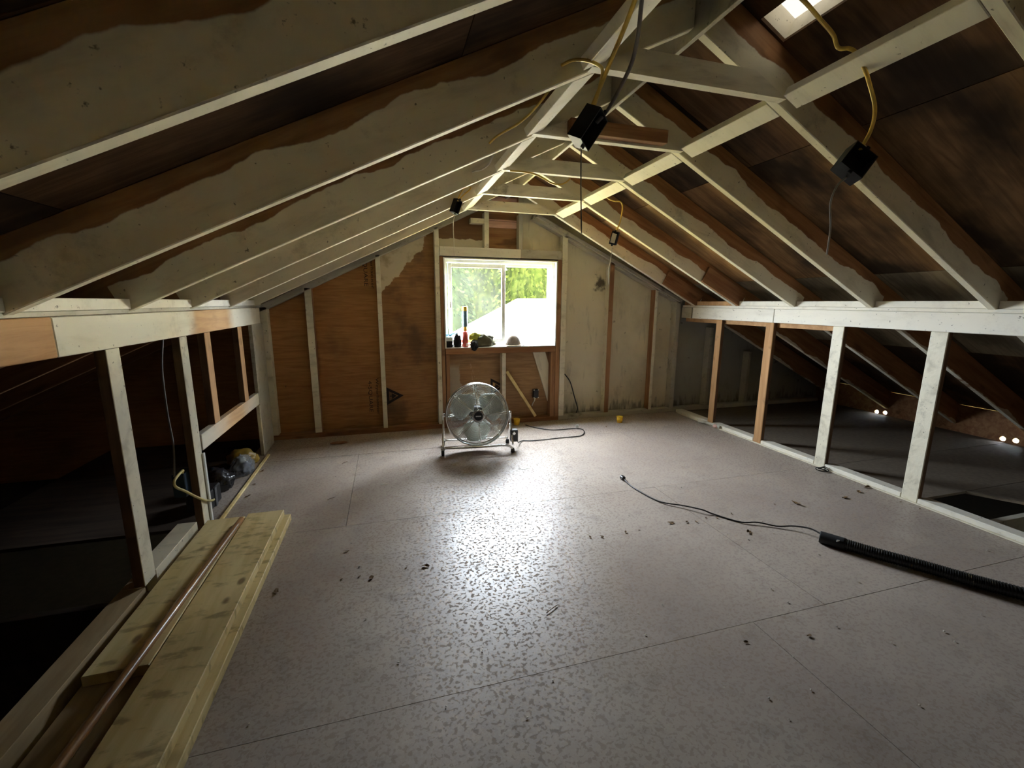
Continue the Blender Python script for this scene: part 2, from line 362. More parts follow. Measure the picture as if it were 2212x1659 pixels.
# unbroken roofing felt over the deck
for side, F, s1, sh in ((1, FR, 5.05, (hs0-.03, hs1+.03)), (-1, FL, 5.3, None)):
    bm = bmesh.new(); t0, t1 = RD+.0145, RD+.02; ya, yb = (BACK-.06, PLY+.12) if side > 0 else (-PLY-.12, -BACK+.06)
    if sh:
        add_box(bm, -.12, sh[0], ya, yb, t0, t1); add_box(bm, sh[1], s1, ya, yb, t0, t1); add_box(bm, sh[0], sh[1], ya, HOLE[2]-.03, t0, t1); add_box(bm, sh[0], sh[1], HOLE[3]+.03, yb, t0, t1)
    else: add_box(bm, -.12, s1, ya, yb, t0, t1)
    obj('roofing_felt', bm, M_BLACK, ceiling, mw=F)
box('ridge_cap', XA-.13, XA+.13, BACK-.06, PLY+.12, ZA+RD/math.cos(AR)+.006, ZA+RD/math.cos(AR)+.03, M_BLACK, ceiling)
box('ridge_board', XA-.010, XA+.010, BACK, PLY-.01, 2.229, 2.43, M_GREYED, ceiling)
for i, y in enumerate(RY):
    beam('rafter', (XA+.011, y, zr(XA+.011)), (EAVE_R, y, zr(EAVE_R)), .038, RD, M_RAFTR, ceiling, cut=(-MR, 0))
    beam('rafter', (XA-.011, y, zl(XA-.011)), (EAVE_L, y, zl(EAVE_L)), .038, RD, M_RAFT, ceiling, cut=(-ML, 0))
    if y < .5: continue
    yt = y-.039; x0, x1 = XA-(ZA-ZT)/ML, XA+(ZA-ZT)/MR
    h = .084
    bm = bmesh.new(); vs = []
    for yy in (yt-.019, yt+.019):
        vs.append([bm.verts.new((px-XA, yy-yt, pz)) for px, pz in ((x0, 0), (x1, 0), (x1-h/MR, h), (x0+h/ML, h))])
    a, b = vs; bm.faces.new(a); bm.faces.new(b[::-1])
    for k in range(4): bm.faces.new((a[k], b[k], b[(k+1) % 4], a[(k+1) % 4]))
    obj('collar_tie', bm, M_WHITE3, ceiling, mw=Matrix.Translation((XA, yt, ZT)))
# blocking between the rafters along the foot of the ties, flush with the rafter undersides
XL_N, XR_N = XA-(ZA-ZT)/ML, XA+(ZA-ZT)/MR
for y0, y1 in zip(RY, RY[1:]):
    if y1 < .6: continue
    yb = y1-.0585
    for F, side, s0 in ((FR, 1, (1.562-XA)/math.cos(AR)), (FL, -1, (XA-.777)/math.cos(AL))):
        bm = bmesh.new(); add_box(bm, 0, .084 if side > 0 else .094, 0, (yb-y0-.02), -.001, .037, bevel=.002)
        yy = y0+.02
        obj('blocking', bm, M_WHITE2, ceiling, mw=F @ Matrix.Translation((s0, yy if side > 0 else -yb, 0)))
# raw scraps nailed beside two rafters, and a brown block resting on a tie
for y in (3.46, 4.05):
    f = (inv @ V((2.78, 0, zr(2.78)))).x
    bm = bmesh.new(); add_box(bm, 0, .50, -.011, .011, .004, .15, bevel=.002); obj('rafter_scrap', bm, M_BROWN, ceiling, mw=FR @ Matrix.Translation((f, y-.031, 0)))
box('tie_block', .90, 1.445, 2.125, 2.172, 2.066, 2.130, M_BROWN, ceiling)

# roof vent: throat under a translucent cap
vent = empty('roof_vent', (1.505, 1.43, deck_z(1.505)), label='square roof vent with pale throat, glowing white in the dark sheathing', cat='roof vent')
N = NT('milky_vent_cap', .5); tr = N.n('ShaderNodeBsdfTranslucent'); tr.inputs[0].default_value = (.10, .095, .088, 1); N.t.links.new(tr.outputs[0], N.t.nodes['Material Output'].inputs[0]); M_CAP = N.m
bm = bmesh.new(); s0, s1 = hs0, hs1
add_box(bm, s0-.012, s0, HOLE[2]-.012, HOLE[3]+.012, RD+.0145, RD+.10); add_box(bm, s1, s1+.012, HOLE[2]-.012, HOLE[3]+.012, RD+.0145, RD+.10)
add_box(bm, s0, s1, HOLE[2]-.012, HOLE[2], RD+.0145, RD+.10); add_box(bm, s0, s1, HOLE[3], HOLE[3]+.012, RD+.0145, RD+.10)
pv = Matrix.Translation(-vent.location)
obj('vent_throat', bm, M_WHITE2, vent, mw=pv @ FR)
bm = bmesh.new(); add_box(bm, s0-.02, s1+.02, HOLE[2]-.02, HOLE[3]+.02, RD+.101, RD+.105); obj('vent_cap', bm, M_CAP, vent, mw=pv @ FR)

# ------------------------------------------------------------------ gable wall with the window
gable = empty('wall_back', (1.09, D, 0), label='gable wall of studs over brown and stained white plywood', cat='wall', kind='structure')
gable.location = (0, 0, 0)
def zt(x): return deck_z(x)+.004
TH = .012
def ply(pts, mat): return prism('plywood_panel', pts, PLY, PLY+TH, mat, gable)
W0, W1, H0, H1 = .536, 1.690, .804, 1.664
g = .001
ply([(-3.5, -.22), (-1.04, -.22), (-1.04, zt(-1.04)), (-3.5, zt(-3.5))], M_PLY)
ply([(-1.04+g, -.02), (-.655, -.02), (-.655, zt(-.655)), (-1.04+g, zt(-1.04))], M_PLY)
ply([(-.655+g, -.02), (-.056, -.02), (-.056, zt(-.056)), (-.655+g, zt(-.655))], M_PLY)
ply([(-.056+g, -.02), (.50, -.02), (.50, zt(.50)), (-.056+g, zt(-.056))], M_PLYP)
ply([(.50+g, -.02), (1.745, -.02), (1.745, H0), (.50+g, H0)], M_PLYC)
ply([(.50+g, H0), (W0, H0), (W0, H1), (.50+g, H1)], M_PLYC); ply([(W1, H0), (1.745, H0), (1.745, H1), (W1, H1)], M_PLYC)
ply([(.50+g, H1), (.957, H1), (.957, zt(.957)), (.50+g, zt(.50))], M_plyhalf())
ply([(.957+g, H1), (1.298, H1), (1.298, zt(1.298)), (XA, zt(XA)), (.957+g, zt(.957))], M_BROWN)
ply([(1.298+g, H1), (1.745, H1), (1.745, zt(1.745)), (1.298+g, zt(1.298))], M_PLYW)
ply([(1.745+g, -.02), (2.31, -.02), (2.31, zt(2.31)), (1.745+g, zt(1.745))], M_PLYW)
ply([(2.31+g, -.02), (3.19, -.02), (3.19, zt(3.19)), (2.31+g, zt(2.31))], M_PLYW)
ply([(3.19+g, -.22), (5.5, -.22), (5.5, zt(5.5)), (3.19+g, zt(3.19))], M_PLYG)
def rakeL(x): return 1.185+.494*(x+.987)
def rakeR(x): return 1.878-.4625*(x-1.802)
def gst(name, x0, x1, z0, z1, mat, y0=D, y1=PLY): return box(name, x0, x1, y0, y1, z0, z1, mat, gable)
def two(name, x0, x1, z0, z1, face, side):
    """stud whose room face and side differ in paint"""
    o = gst(name, x0, x1, z0, z1, [face, side])
    for p in o.data.polygons: p.material_index = 0 if p.normal.y < -.5 else 1
    return o
gst('stud', -1.050, -.995, .046, rakeL(-1.0)+.02, M_WHITEV)
two('stud', -.686, -.628, .046, rakeL(-.66)+.02, M_WHITEV, M_BROWNV)
gst('stud', -.076, -.036, .046, rakeL(-.05)+.02, M_WHITEV)
gst('stud', .458, .499, .046, rakeL(.48)+.02, M_WHITEV)
gst('jack_stud', .501, .535, .046, 1.675, M_BROWNV)
gst('jack_stud', .540, .577, .046, .742, M_BROWNV)
two('jack_stud', 1.691, 1.738, .046, 1.675, M_BROWNV, M_BROWNV)
gst('jack_stud', 1.640, 1.689, .046, .742, M_BROWNV)
gst('stud', 1.741, 1.800, .046, rakeR(1.78)+.02, M_WHITEV)
two('stud', 2.285, 2.337, .046, rakeR(2.3)+.02, M_BROWNV, M_WHITEV)
two('stud', 2.850, 2.888, .046, rakeR(2.87)+.02, M_WHITEV, M_BROWNV)
gst('stud', 3.130, 3.185, .046, rakeR(3.16)+.02, M_GREYED)
for x in (3.62, 4.2): gst('stud', x, x+.04, .046, zr(x+.04)-.02, M_GREYED)
gst('stud', -1.70, -1.66, .046, zl(-1.7)-.03, M_DARKW)
box('bottom_plate', -1.05, .50, D, PLY, 0, .045, M_BROWN, gable); box('bottom_plate', .501, 1.74, D, PLY, 0, .045, M_BROWN, gable)
box('bottom_plate', 1.741, 2.284, D, PLY, 0, .045, M_GREYED, gable); box('bottom_plate', 2.285, 5.4, D, PLY, 0, .045, M_GREYED, gable)
yc = (D+PLY)/2
beam('rake_plate', (-1.06, yc, rakeL(-1.06)), (1.02, yc, rakeL(1.02)), .089, .055, M_GREYED, gable)
beam('rake_plate', (1.42, yc, rakeR(1.42)), (3.19, yc, rakeR(3.19)), .089, .055, M_GREYED, gable)
beam('rake_trim', (1.45, D-.012, rakeR(1.45)+.03), (3.16, D-.012, rakeR(3.16)+.015), .024, .035, M_GREYED, gable)
gst('window_header', .502, 1.30, 1.678, 1.762, M_WHITE2, D-.004); two('window_header', 1.302, 1.738, 1.678, 1.762, M_GREYED, M_BROWN)
gst('cripple_stud', .934, .979, 1.763, 2.09, M_WHITEV); gst('cripple_stud', 1.279, 1.318, 1.763, 2.09, M_GREYED)
box('gable_blocking', .80, .932, D, PLY-.01, 1.985, 2.03, M_WHITE, gable)
gst('window_sill_plate', .540, 1.689, .744, .803, M_BROWN)
gst('cripple_stud', 1.111, 1.150, .046, .743, M_WHITEV)
for z0, z1 in ((1.965, 2.025), (2.03, 2.04), (2.175, 2.245)): box('vent_slat', .985, 1.272, PLY-.03, PLY-.004, z0, z1, M_PINKISH, gable)
beam('diagonal_brace', (1.462, PLY-.012, .743), (1.672, PLY-.012, .10), .022, .13, M_WHITE, gable, upv=(1, 0, .25))
# faint mill stamps on the plywood
def stamp(txt, x, ztop, length, cap):
    cu = bpy.data.curves.new('stamp', 'FONT'); cu.body = txt; cu.size = 1; cu.resolution_u = 3
    t = bpy.data.objects.new('stamp', cu); COL.objects.link(t)
    me = bpy.data.meshes.new_from_object(t.evaluated_get(bpy.context.evaluated_depsgraph_get())); bpy.data.objects.remove(t)
    xs = [v.co.x for v in me.vertices]; ys = [v.co.y for v in me.vertices]; sx = length/(max(xs)-min(xs)); sy = cap/max(ys)
    for v in me.vertices: v.co = V((x+v.co.y*sy, PLY-.0006, ztop-(v.co.x-min(xs))*sx))
    me.materials.append(M_INK); o = bpy.data.objects.new('mill_stamp', me); COL.objects.link(o); o.parent = gable
stamp('4-SQUARE', -.200, .50, .31, .034); stamp('Weyerhaeuser', -.130, .525, .365, .026)
stamp('4-SQUARE', -.184, 1.70, .31, .034); stamp('Weyerhaeuser', -.122, 1.735, .365, .026)
def tri_stamp(x, z, s):
    bm = bmesh.new(); y = PLY-.0006
    o_ = [(0, .5), (0, -.5), (.90, 0)]; i_ = [(.13, .27), (.13, -.27), (.62, 0)]
    A = [bm.verts.new((x+a*s, y, z+b*s)) for a, b in o_]; B = [bm.verts.new((x+a*s, y, z+b*s)) for a, b in i_]
    for k in range(3): bm.faces.new((A[k], A[(k+1) % 3], B[(k+1) % 3], B[k]))
    bm.faces.new([bm.verts.new((x+a*s, y, z+b*s)) for a, b in ((.16, .03), (.16, -.03), (.27, -.03), (.27, -.17), (.53, 0), (.27, .17), (.27, .03))])
    obj('mill_stamp', bm, M_INK, gable)
tri_stamp(-.034, .34, .178); tri_stamp(1.01, .385, .178)
# back wall behind the viewpoint
wf = prism('wall_front', [(-3.5, -.22), (5.5, -.22), (5.5, zt(5.5)), (XA, zt(XA)), (-3.5, zt(-3.5))], BACK-.02, BACK, M_PLY)
prop(wf, 'plywood gable wall behind the viewpoint', 'wall', kind='structure')

# window: white liner, vinyl slider, two panes
win = empty('window_1', (1.113, D, H0), label='white vinyl sliding window with two panes in the gable', cat='window', kind='structure')
win.location = (0, 0, 0)
y0, y1 = D-.006, PLY+.05
for a in ((W0, W0+.012, y0, y1, H0, H1), (W1-.012, W1, y0, y1, H0, H1), (W0+.012, W1-.012, y0, y1, H1-.012, H1), (W0+.012, W1-.012, y0, y1, H0, H0+.008)):
    box('window_liner', *a, M_VINYL, win, .001)
def frame(name, x0, x1, z0, z1, ya, yb, t, mat=M_VINYL):
    bm = bmesh.new()
    for q in ((x0, x0+t, z0, z1), (x1-t, x1, z0, z1), (x0+t, x1-t, z0, z0+t), (x0+t, x1-t, z1-t, z1)): add_box(bm, q[0], q[1], ya, yb, q[2], q[3], bevel=.002)
    return obj(name, bm, mat, win)
frame('window_frame', W0+.0125, W1-.0125, H0+.0085, H1-.0125, 4.29, 4.365, .026)
def glass(name, haze):
    N = NT(name, .02); o = N.t.nodes['Material Output']; t = N.n('ShaderNodeBsdfTransparent'); gl = N.n('ShaderNodeBsdfGlossy'); gl.inputs['Roughness'].default_value = .02
    ms = N.n('ShaderNodeMixShader'); ms.inputs[0].default_value = .05; N.t.links.new(t.outputs[0], ms.inputs[1]); N.t.links.new(gl.outputs[0], ms.inputs[2])
    df = N.n('ShaderNodeBsdfTranslucent'); df.inputs[0].default_value = (.9, .95, .9, 1)
    m2 = N.n('ShaderNodeMixShader'); k = N.noise(N.coord((1, 1, 1), False), 5, 4); N.set(m2.inputs[0], N.math('MULTIPLY', k, haze))
    N.t.links.new(ms.outputs[0], m2.inputs[1]); N.t.links.new(df.outputs[0], m2.inputs[2]); N.t.links.new(m2.outputs[0], o.inputs[0]); return N.m
sl = frame('sash', .585, 1.158, .848, 1.616, 4.295, 4.318, .036)
sr = frame('sash', 1.130, 1.652, .848, 1.630, 4.330, 4.352, .030)
bm = bmesh.new(); add_box(bm, .62, 1.123, 4.305, 4.309, .883, 1.581); obj('pane', bm, glass('dusty_glass', .011), sl)
bm = bmesh.new(); add_box(bm, 1.159, 1.623, 4.339, 4.343, .877, 1.601); obj('pane', bm, glass('clean_glass', .002), sr)
box('latch', .60, .612, 4.283, 4.2945, 1.19, 1.25, M_CHROME, win)

# ------------------------------------------------------------------ knee walls
def M_header(name, ranges, length):
    """beam painted white except for stretches of bare wood, given along its length"""
    N = NT(name, .65, spec=.3); raw, g = raw_color(N, (.39, .22, .10), (.55, .34, .16)); p = paint_color(N, (.72, .68, .56), .35, .25)
    x, y, z = N.xyz(N.coord((1, 1, 1), False)); wob = N.math('MULTIPLY', N.math('SUBTRACT', N.noise(N.coord(), 9, 3), .5), .10); xx = N.math('ADD', x, wob); m = 0
    for a, b, s in ranges:
        k = N.math('MULTIPLY', N.step(xx, a-s, a+s), N.math('SUBTRACT', 1, N.step(xx, b-s, b+s))); m = N.math('MAXIMUM', m, k)
    N.base(N.mix(m, p, raw)); N.bump(g, .15); return N.m
wl = empty('wall_left', (L, 1, 0), label='open left knee wall of studs under a part-painted beam', cat='wall', kind='structure'); wl.location = (0, 0, 0)
b = beam('header_beam', (L-.019, BACK, 1.068), (L-.019, 1.727, 1.068), .038, .128, M_ORANGE, wl)
beam('header_beam', (L-.019, 1.728, 1.068), (L-.019, 4.10, 1.068), .038, .128, M_header('header_patchy_paint', [(1.02, 1.66, .09)], 2.4), wl)
box('top_plate', -1.12, L-.022, BACK, D-.002, 1.197, 1.214, M_GREYED, wl)
for a, b_ in zip([.925]+RY[2:], RY[2:]+[D]):
    if b_-a > .1: box('plate_block', L-.05, L-.012, a+.021, b_-.021, 1.2145, 1.256, M_WHITE2, wl)
def lpost(y0, y1, z0, z1, face, side):
    o = box('stud', L-.040, L-.001, y0, y1, z0, z1, [face, side], wl)
    for p in o.data.polygons: p.material_index = 0 if p.normal.x > .5 else 1
lpost(1.973, 2.062, .077, 1.067, M_WHITEV, M_DARKWV); lpost(2.585, 2.672, 0.001, 1.067, M_WHITEV, M_DARKWV)
lpost(2.905, 2.99, .523, 1.067, M_ORANGEV, M_DARKWV); lpost(3.50, 3.585, .523, 1.067, M_ORANGEV, M_DARKWV)
beam('rail', (L-.019, 2.69, .428), (L-.019, 3.83, .432), .038, .092, M_header('rail_paint', [(.25, .9, .3)], 1.1), wl)
box('sill_plate', -1.106, L, BACK, 1.972, .001, .076, M_TAN, wl); box('sill_plate', -1.106, L, 2.063, 2.50, .001, .098, M_WHITE, wl)
box('sill_plate', -1.106, L-.041, 1.972, 2.063, .001, .076, M_TAN, wl)
box('corner_bead', L+.0005, L+.010, 2.66, 2.682, .001, .42, M_VINYL, wl)
box('corner_board', L-.03, L-.002, 3.85, 4.16, .001, 1.067, M_GREYED, wl); box('corner_bead', L-.028, L-.002, 3.832, 3.848, .001, .42, M_WHITEV, wl)
strip = beam('floor_strip', (-.972, 2.60, .001), (-.985, 3.82, .001), .022, .012, M_PALE, wl)
# boards with vent holes that close the eaves
def eave(x, zmax, wall, holes=()):
    bm = bmesh.new(); r = .022; n = 16; z0, z1 = -.22, zmax; prev = BACK
    x0, x1 = x-.010, x+.010
    for yc_, zc in holes:
        add_box(bm, x0, x1, prev, yc_-.035, z0, z1); add_box(bm, x0, x1, yc_-.035, yc_+.035, z0, zc-.035); add_box(bm, x0, x1, yc_-.035, yc_+.035, zc+.035, z1)
        for k in range(n):
            a0, a1 = 2*math.pi*k/n, 2*math.pi*(k+1)/n
            def sq(a):
                c, s = math.cos(a), math.sin(a); q = .035/max(abs(c), abs(s)); return (yc_+q*c, zc+q*s)
            i0, i1, o0, o1 = (yc_+r*math.cos(a0), zc+r*math.sin(a0)), (yc_+r*math.cos(a1), zc+r*math.sin(a1)), sq(a0), sq(a1)
            for xx in (x0, x1): bm.faces.new([bm.verts.new((xx, *q)) for q in (i0, i1, o1, o0)])
            bm.faces.new([bm.verts.new(q) for q in ((x0, *i0), (x1, *i0), (x1, *i1), (x0, *i1))])
        prev = yc_+.035
    add_box(bm, x0, x1, prev, PLY, z0, z1)
    obj('eave_board', bm, M_BROWN, wall)
wr = empty('wall_right', (R, 1, 0), label='open right knee wall of studs under a long white beam', cat='wall', kind='structure'); wr.location = (0, 0, 0)
eave(-3.43, zt(-3.43)-.01, wl); eave(5.47, zt(5.47)-.01, wr, [(2.372, .036), (2.459, .028), (3.465, .027), (3.553, .017)])
for a, b_, mm in ((BACK, 2.998, M_WHITE2), (3.002, 4.045, M_WHITE2), (4.065, 4.225, M_GREYED)):
    beam('header_beam', (R+.019, a, 1.09), (R+.019, b_, 1.09), .038, .117, mm, wr)
box('top_plate', R+.012, R+.10, BACK, D-.002, 1.2075, 1.2295, M_WHITE2, wr)
for a, b_ in zip([.925]+RY[2:], RY[2:]+[D]):
    if b_-a > .1: box('plate_block', R+.02, R+.058, a+.021, b_-.021, 1.23, 1.272, M_WHITE2 if b_ < 3.6 else M_ORANGE, wr)
box('under_plate', R+.042, R+.10, 2.47, 4.2, 1.05, 1.0895, M_ORANGE, wr)
def rpost(y0, y1, z1, face, side):
    o = box('stud', R+.001, R+.039, y0, y1, .001, z1, [face, side], wr, .004)
    for p in o.data.polygons: p.material_index = 0 if p.normal.x < -.5 else 1
rpost(3.599, 3.675, 1.0895, M_ORANGEV, M_DARKWV); rpost(2.988, 3.072, 1.0895, M_ORANGEV, M_DARKWV)
rpost(2.383, 2.470, 1.0895, M_WHITEV, M_DARKWV); rpost(1.764, 1.856, 1.0895, M_WHITEV, M_DARKWV); rpost(1.15, 1.24, 1.0895, M_WHITEV, M_DARKWV)
e = [.3, 1.149, 1.241, 1.763, 1.857, 2.382, 2.471, 2.987, 3.073, 3.598, 3.676, 4.20]
for k in range(0, len(e), 2): box('sill_plate', R, R+.089, e[k], e[k+1], .0008, .036, M_WHITE2, wr, .004)
box('floor_strip', R-.022, R-.001, .3, 4.15, .0008, .008, M_WHITE, wr)

# ------------------------------------------------------------------ outside: ground, neighbouring roof, trees
gN = NT('sunlit_yard', .9, spec=.1); gN.base(gN.mix(gN.noise(gN.coord((1, 1, 1), False), .6, 5), (.15, .14, .055), (.23, .20, .090)))
ground = slab('ground', [(-60, -60), (90, -60), (90, 90), (-60, 90)], -3.7, -3.5, gN.m); prop(ground, 'sunlit yellow-green lawn outside the house', 'ground', kind='structure')
M_ROOFW = M_plain('pale_cream_roofing', (.82, .75, .56), .8, spec=.1, vary=.05, scale=4)
M_SIDING = M_plain('pale_siding', (.6, .6, .58), .8, spec=.1, vary=.05)
nb = empty('neighbouring_house', (7, 15, -3.5), label='neighbouring house with a blazing pale hip roof outside the window', cat='house')
def nbm(name, quads, mat):
    bm = bmesh.new()
    for q in quads: bm.faces.new([bm.verts.new(p) for p in q])
    bmesh.ops.remove_doubles(bm, verts=bm.verts, dist=.001)
    o = obj(name, bm, mat, nb, mw=Matrix.Translation(-nb.location)); sm = o.modifiers.new('thickness', 'SOLIDIFY'); sm.thickness = .12; return o
A1, A2, C1, C2, C3, C4 = (4.78, 16, 1.39), (13.0, 16, 1.45), (.60, 9.0, .28), (17.5, 9.0, .28), (3.5, 23, -.6), (17.5, 23, -.6)
nbm('roof', [(C1, C2, A2, A1), (C3, A1, A2, C4), (C1, A1, C3), (C2, C4, A2)], M_ROOFW)
bm = bmesh.new(); add_box(bm, 4.2, 16.9, 9.8, 22.4, -3.5, -.8); add_box(bm, 1.4, 16.9, 9.6, 9.79, -3.5, .18); obj('house_wall', bm, M_SIDING, nb, mw=Matrix.Translation(-nb.location))
def M_leaf(name, c1, c2):
    N = NT(name, 1, spec=0); k = N.noise(N.coord(), 3.5, 3); c = N.mix(N.step(k, .3, .7), c1, c2); N.base(c)
    t = N.n('ShaderNodeBsdfTranslucent'); N.set(t.inputs[0], c); ms = N.n('ShaderNodeMixShader'); ms.inputs[0].default_value = .35
    N.t.links.new(N.b.outputs[0], ms.inputs[1]); N.t.links.new(t.outputs[0], ms.inputs[2]); N.t.links.new(ms.outputs[0], N.t.nodes['Material Output'].inputs[0]); return N.m
M_LEAF1, M_LEAF2 = M_leaf('cedar_foliage', (.0062, .0100, .0015), (.0150, .0190, .0036)), M_leaf('blue_green_foliage', (.0062, .0102, .0028), (.0112, .0160, .0056))
def tree(x, y, h, rad, n, mat, label, seed, base=-3.5, big=1):
    rnd = random.Random(seed); t = empty('conifer_tree', (x, y, base), label=label, cat='tree', group='trees beyond the window')
    lathe('trunk', [(.22, 0), (.17, h*.4), (.03, h*.97)], M_DARKW, t, 10)
    bm = bmesh.new()
    for i in range(n):
        u = rnd.random()**1.25; z = h*(.06+.93*u); a = rnd.uniform(0, 2*math.pi); rr = rad*(1-u)**.5+.12
        q = rr*math.sqrt(rnd.uniform(.12, 1)); zz = z-q*.42+rnd.uniform(-.1, .1)
        c = V((q*math.cos(a), q*math.sin(a), zz)); out = V((math.cos(a), math.sin(a), -rnd.uniform(.25, 1.3))).normalized()
        sd_ = out.cross(V((rnd.uniform(-1, 1), rnd.uniform(-1, 1), rnd.uniform(-1, 1)))).normalized(); ln, wd = rnd.uniform(.16, .34)*big, rnd.uniform(.05, .10)*big
        v = [bm.verts.new(c+sd_*wd*.5), bm.verts.new(c+out*ln*.55+sd_*wd), bm.verts.new(c+out*ln), bm.verts.new(c+out*ln*.55-sd_*wd), bm.verts.new(c-sd_*wd*.5)]
        bm.faces.new(v)
    f = obj('foliage', bm, mat, t); f['kind'] = 'stuff'
    bm = bmesh.new(); prof = [(rad*.74*(1-u)**.5+.05, h*(.05+.9*u)-rad*.25*(1-u)) for u in [k/14 for k in range(15)]]; add_lathe(bm, prof, 18)
    for v in bm.verts:
        k = 1+.35*noise.noise(v.co*1.3+V((seed, 0, 0))); v.co.x *= k; v.co.y *= k
    obj('inner_foliage', bm, mat, t)
tree(3.0, 26.4, 13.5, 2.45, 5600, M_LEAF2, 'blue-green cedar filling the window pane above the spray can', 1)
tree(8.7, 26.6, 13.5, 2.6, 5600, M_LEAF1, 'bright yellow-green cedar in the clear pane above the pale roof', 3)
tree(-2.3, 26.6, 13.0, 2.45, 2500, M_LEAF2, 'cedar just past the far side of the dusty pane', 5)
tree(16.4, 28.6, 34, 4.4, 5000, M_LEAF1, 'unseen very tall fir added past the pale roof to shade the left floor', 4, big=2.4)  # out of view, added to keep sky light off the left floor
tree(28.2, 28.0, 34, 4.6, 4000, M_LEAF1, 'second unseen tall fir added farther along to shade the left floor', 9, big=2.6)  # also unseen, widens the added screen against the sky
tree(6.9, 32.8, 15.5, 2.9, 6000, M_LEAF1, 'bright green cedar farther back, in the middle of the window', 2)
tree(.3, 32.6, 14.5, 2.7, 3000, M_LEAF2, 'cedar farther back behind the dusty pane', 6)

# OBJECTS
# ------------------------------------------------------------------ floor fan
fan = empty('floor_fan', (.700, 3.50, 0), math.radians(-6), 'chrome drum floor fan on a tube stand below the window', 'fan')
FC, FRAD = V((0, 0, .318)), .262
TILT = Matrix.Translation(FC) @ Matrix.Rotation(math.radians(-5), 4, 'X')
def ring_pts(r, y, n=56): return [V((r*math.cos(2*math.pi*k/n), y, r*math.sin(2*math.pi*k/n))) for k in range(n)]
def dome(r, s): return s*(.045+.055*(1-(r/FRAD)**2))
M_WIRE = M_plain('bright_wire', (.74, .76, .72), .22, 1, vary=.04)
for s, nm in ((-1, 'front_grille'), (1, 'rear_grille')):
    bm = bmesh.new()
    for k in range(24):
        r = .055+k*(FRAD-.058)/23.; add_tube(bm, ring_pts(r, dome(r, s)), .0015, 5, True)
    for k in range(8):
        a0 = 2*math.pi*k/8+.06
        for da in (-.035, .035):
            a = a0+da; add_tube(bm, [V((r*math.cos(a), dome(r, s)-.002, r*math.sin(a))) for r in (.05, .1, .15, .2, .24, FRAD)], .0023, 5)
    o = obj(nm, bm, M_WIRE, fan, mw=TILT); o['kind'] = 'stuff'
bm = bmesh.new()
for y in (-.046, .046): add_tube(bm, ring_pts(FRAD, y, 64), .005, 6, True)
obj('guard_rim', bm, M_CHROME, fan, mw=TILT)
bm = bmesh.new(); pr = [[bm.verts.new(p) for p in ring_pts(FRAD-.002, y, 64)] for y in (-.046, .046)]
for k in range(64): bm.faces.new((pr[0][k], pr[0][(k+1) % 64], pr[1][(k+1) % 64], pr[1][k])).smooth = True
o = obj('drum_band', bm, M_CHROME, fan, mw=TILT); sm = o.modifiers.new('t', 'SOLIDIFY'); sm.thickness = .002
RX90 = Matrix.Rotation(math.radians(90), 4, 'X')
M_BLADE = M_plain('brushed_blade', (.55, .57, .52), .42, 1, vary=.05)
for k in range(3):
    bm = bmesh.new(); rows = []
    for i in range(9):
        r = .045+i*(.232-.045)/8; half = .34+.58*math.sin(math.pi*min(1, i/7.5)); row = []
        for j in range(7):
            q = (j/6-.5)*2; a = k*2*math.pi/3+.5+q*half; row.append(bm.verts.new((r*math.cos(a), q*.026, r*math.sin(a))))
        rows.append(row)
    for a, b in zip(rows, rows[1:]):
        for j in range(6): bm.faces.new((a[j], a[j+1], b[j+1], b[j])).smooth = True
    o = obj('blade', bm, M_BLADE, fan, mw=TILT); sm = o.modifiers.new('t', 'SOLIDIFY'); sm.thickness = .0015
lathe('motor', [(.02, -.105), (.062, -.10), (.066, -.02), (.05, .0)], M_BLACK, fan, 24, TILT @ RX90 @ Matrix.Translation((0, 0, .0)))
hub = lathe('hub_plate', [(.052, .098), (.052, .104), (.046, .108)], M_CHROME, fan, 28, TILT @ RX90)
lathe('badge', [(.036, .1085), (.036, .111), (.033, .1125)], M_BLACK, hub, 28, TILT @ RX90)
bm = bmesh.new(); add_box(bm, -.022, .022, -.1132, -.1127, -.004, .005); obj('badge_mark', bm, M_VINYL, hub, mw=TILT)
# stand: two side bows joined by front and rear tubes
for s, nm in ((-1, 'side_bow'), (1, 'side_bow')):
    x = s*(FRAD+.024); tube(nm, [(x, .0, .335), (x, -.005, .25), (x+s*.006, -.06, .12), (x+s*.004, -.105, .072)], .0085, M_CHROME, fan, 8)
    tube('side_brace', [(x, .0, .22), (x, .08, .12), (x, .15, .05)], .0085, M_CHROME, fan, 8)
    kn = lathe('pivot_knob', [(.006, 0), (.016, .003), (.016, .014), (.010, .02)], M_CHROME, fan, 14, Matrix.Translation((s*(FRAD+.006), 0, .32)) @ Matrix.Rotation(s*math.pi/2, 4, 'Y'))
tube('front_tube', [(-.285, -.105, .068), (-.24, -.12, .070), (0, -.125, .070), (.20, -.12, .072), (.255, -.11, .060), (.288, -.10, .032)], .0095, M_CHROME, fan, 10)
tube('rear_tube', [(-.285, .15, .05), (0, .155, .05), (.285, .15, .05)], .0085, M_CHROME, fan, 8)
for x, y in ((-.296, -.105), (-.286, .155)):
    lathe('caster', [(.004, -.013), (.024, -.012), (.027, 0), (.024, .012), (.004, .013)], M_RUBBER, fan, 18, Matrix.Translation((x, y, .0275)) @ Matrix.Rotation(math.pi/2, 4, 'Y'))
    bm = bmesh.new(); add_box(bm, x-.017, x+.017, y-.012, y+.012, .045, .066, bevel=.004); obj('caster_fork', bm, M_CHROME, fan)
for x, y in ((.290, -.098), (.286, .152)): lathe('rubber_foot', [(.017, 0), (.017, .02), (.012, .036)], M_RUBBER, fan, 14, Matrix.Translation((x, y, .0005)))
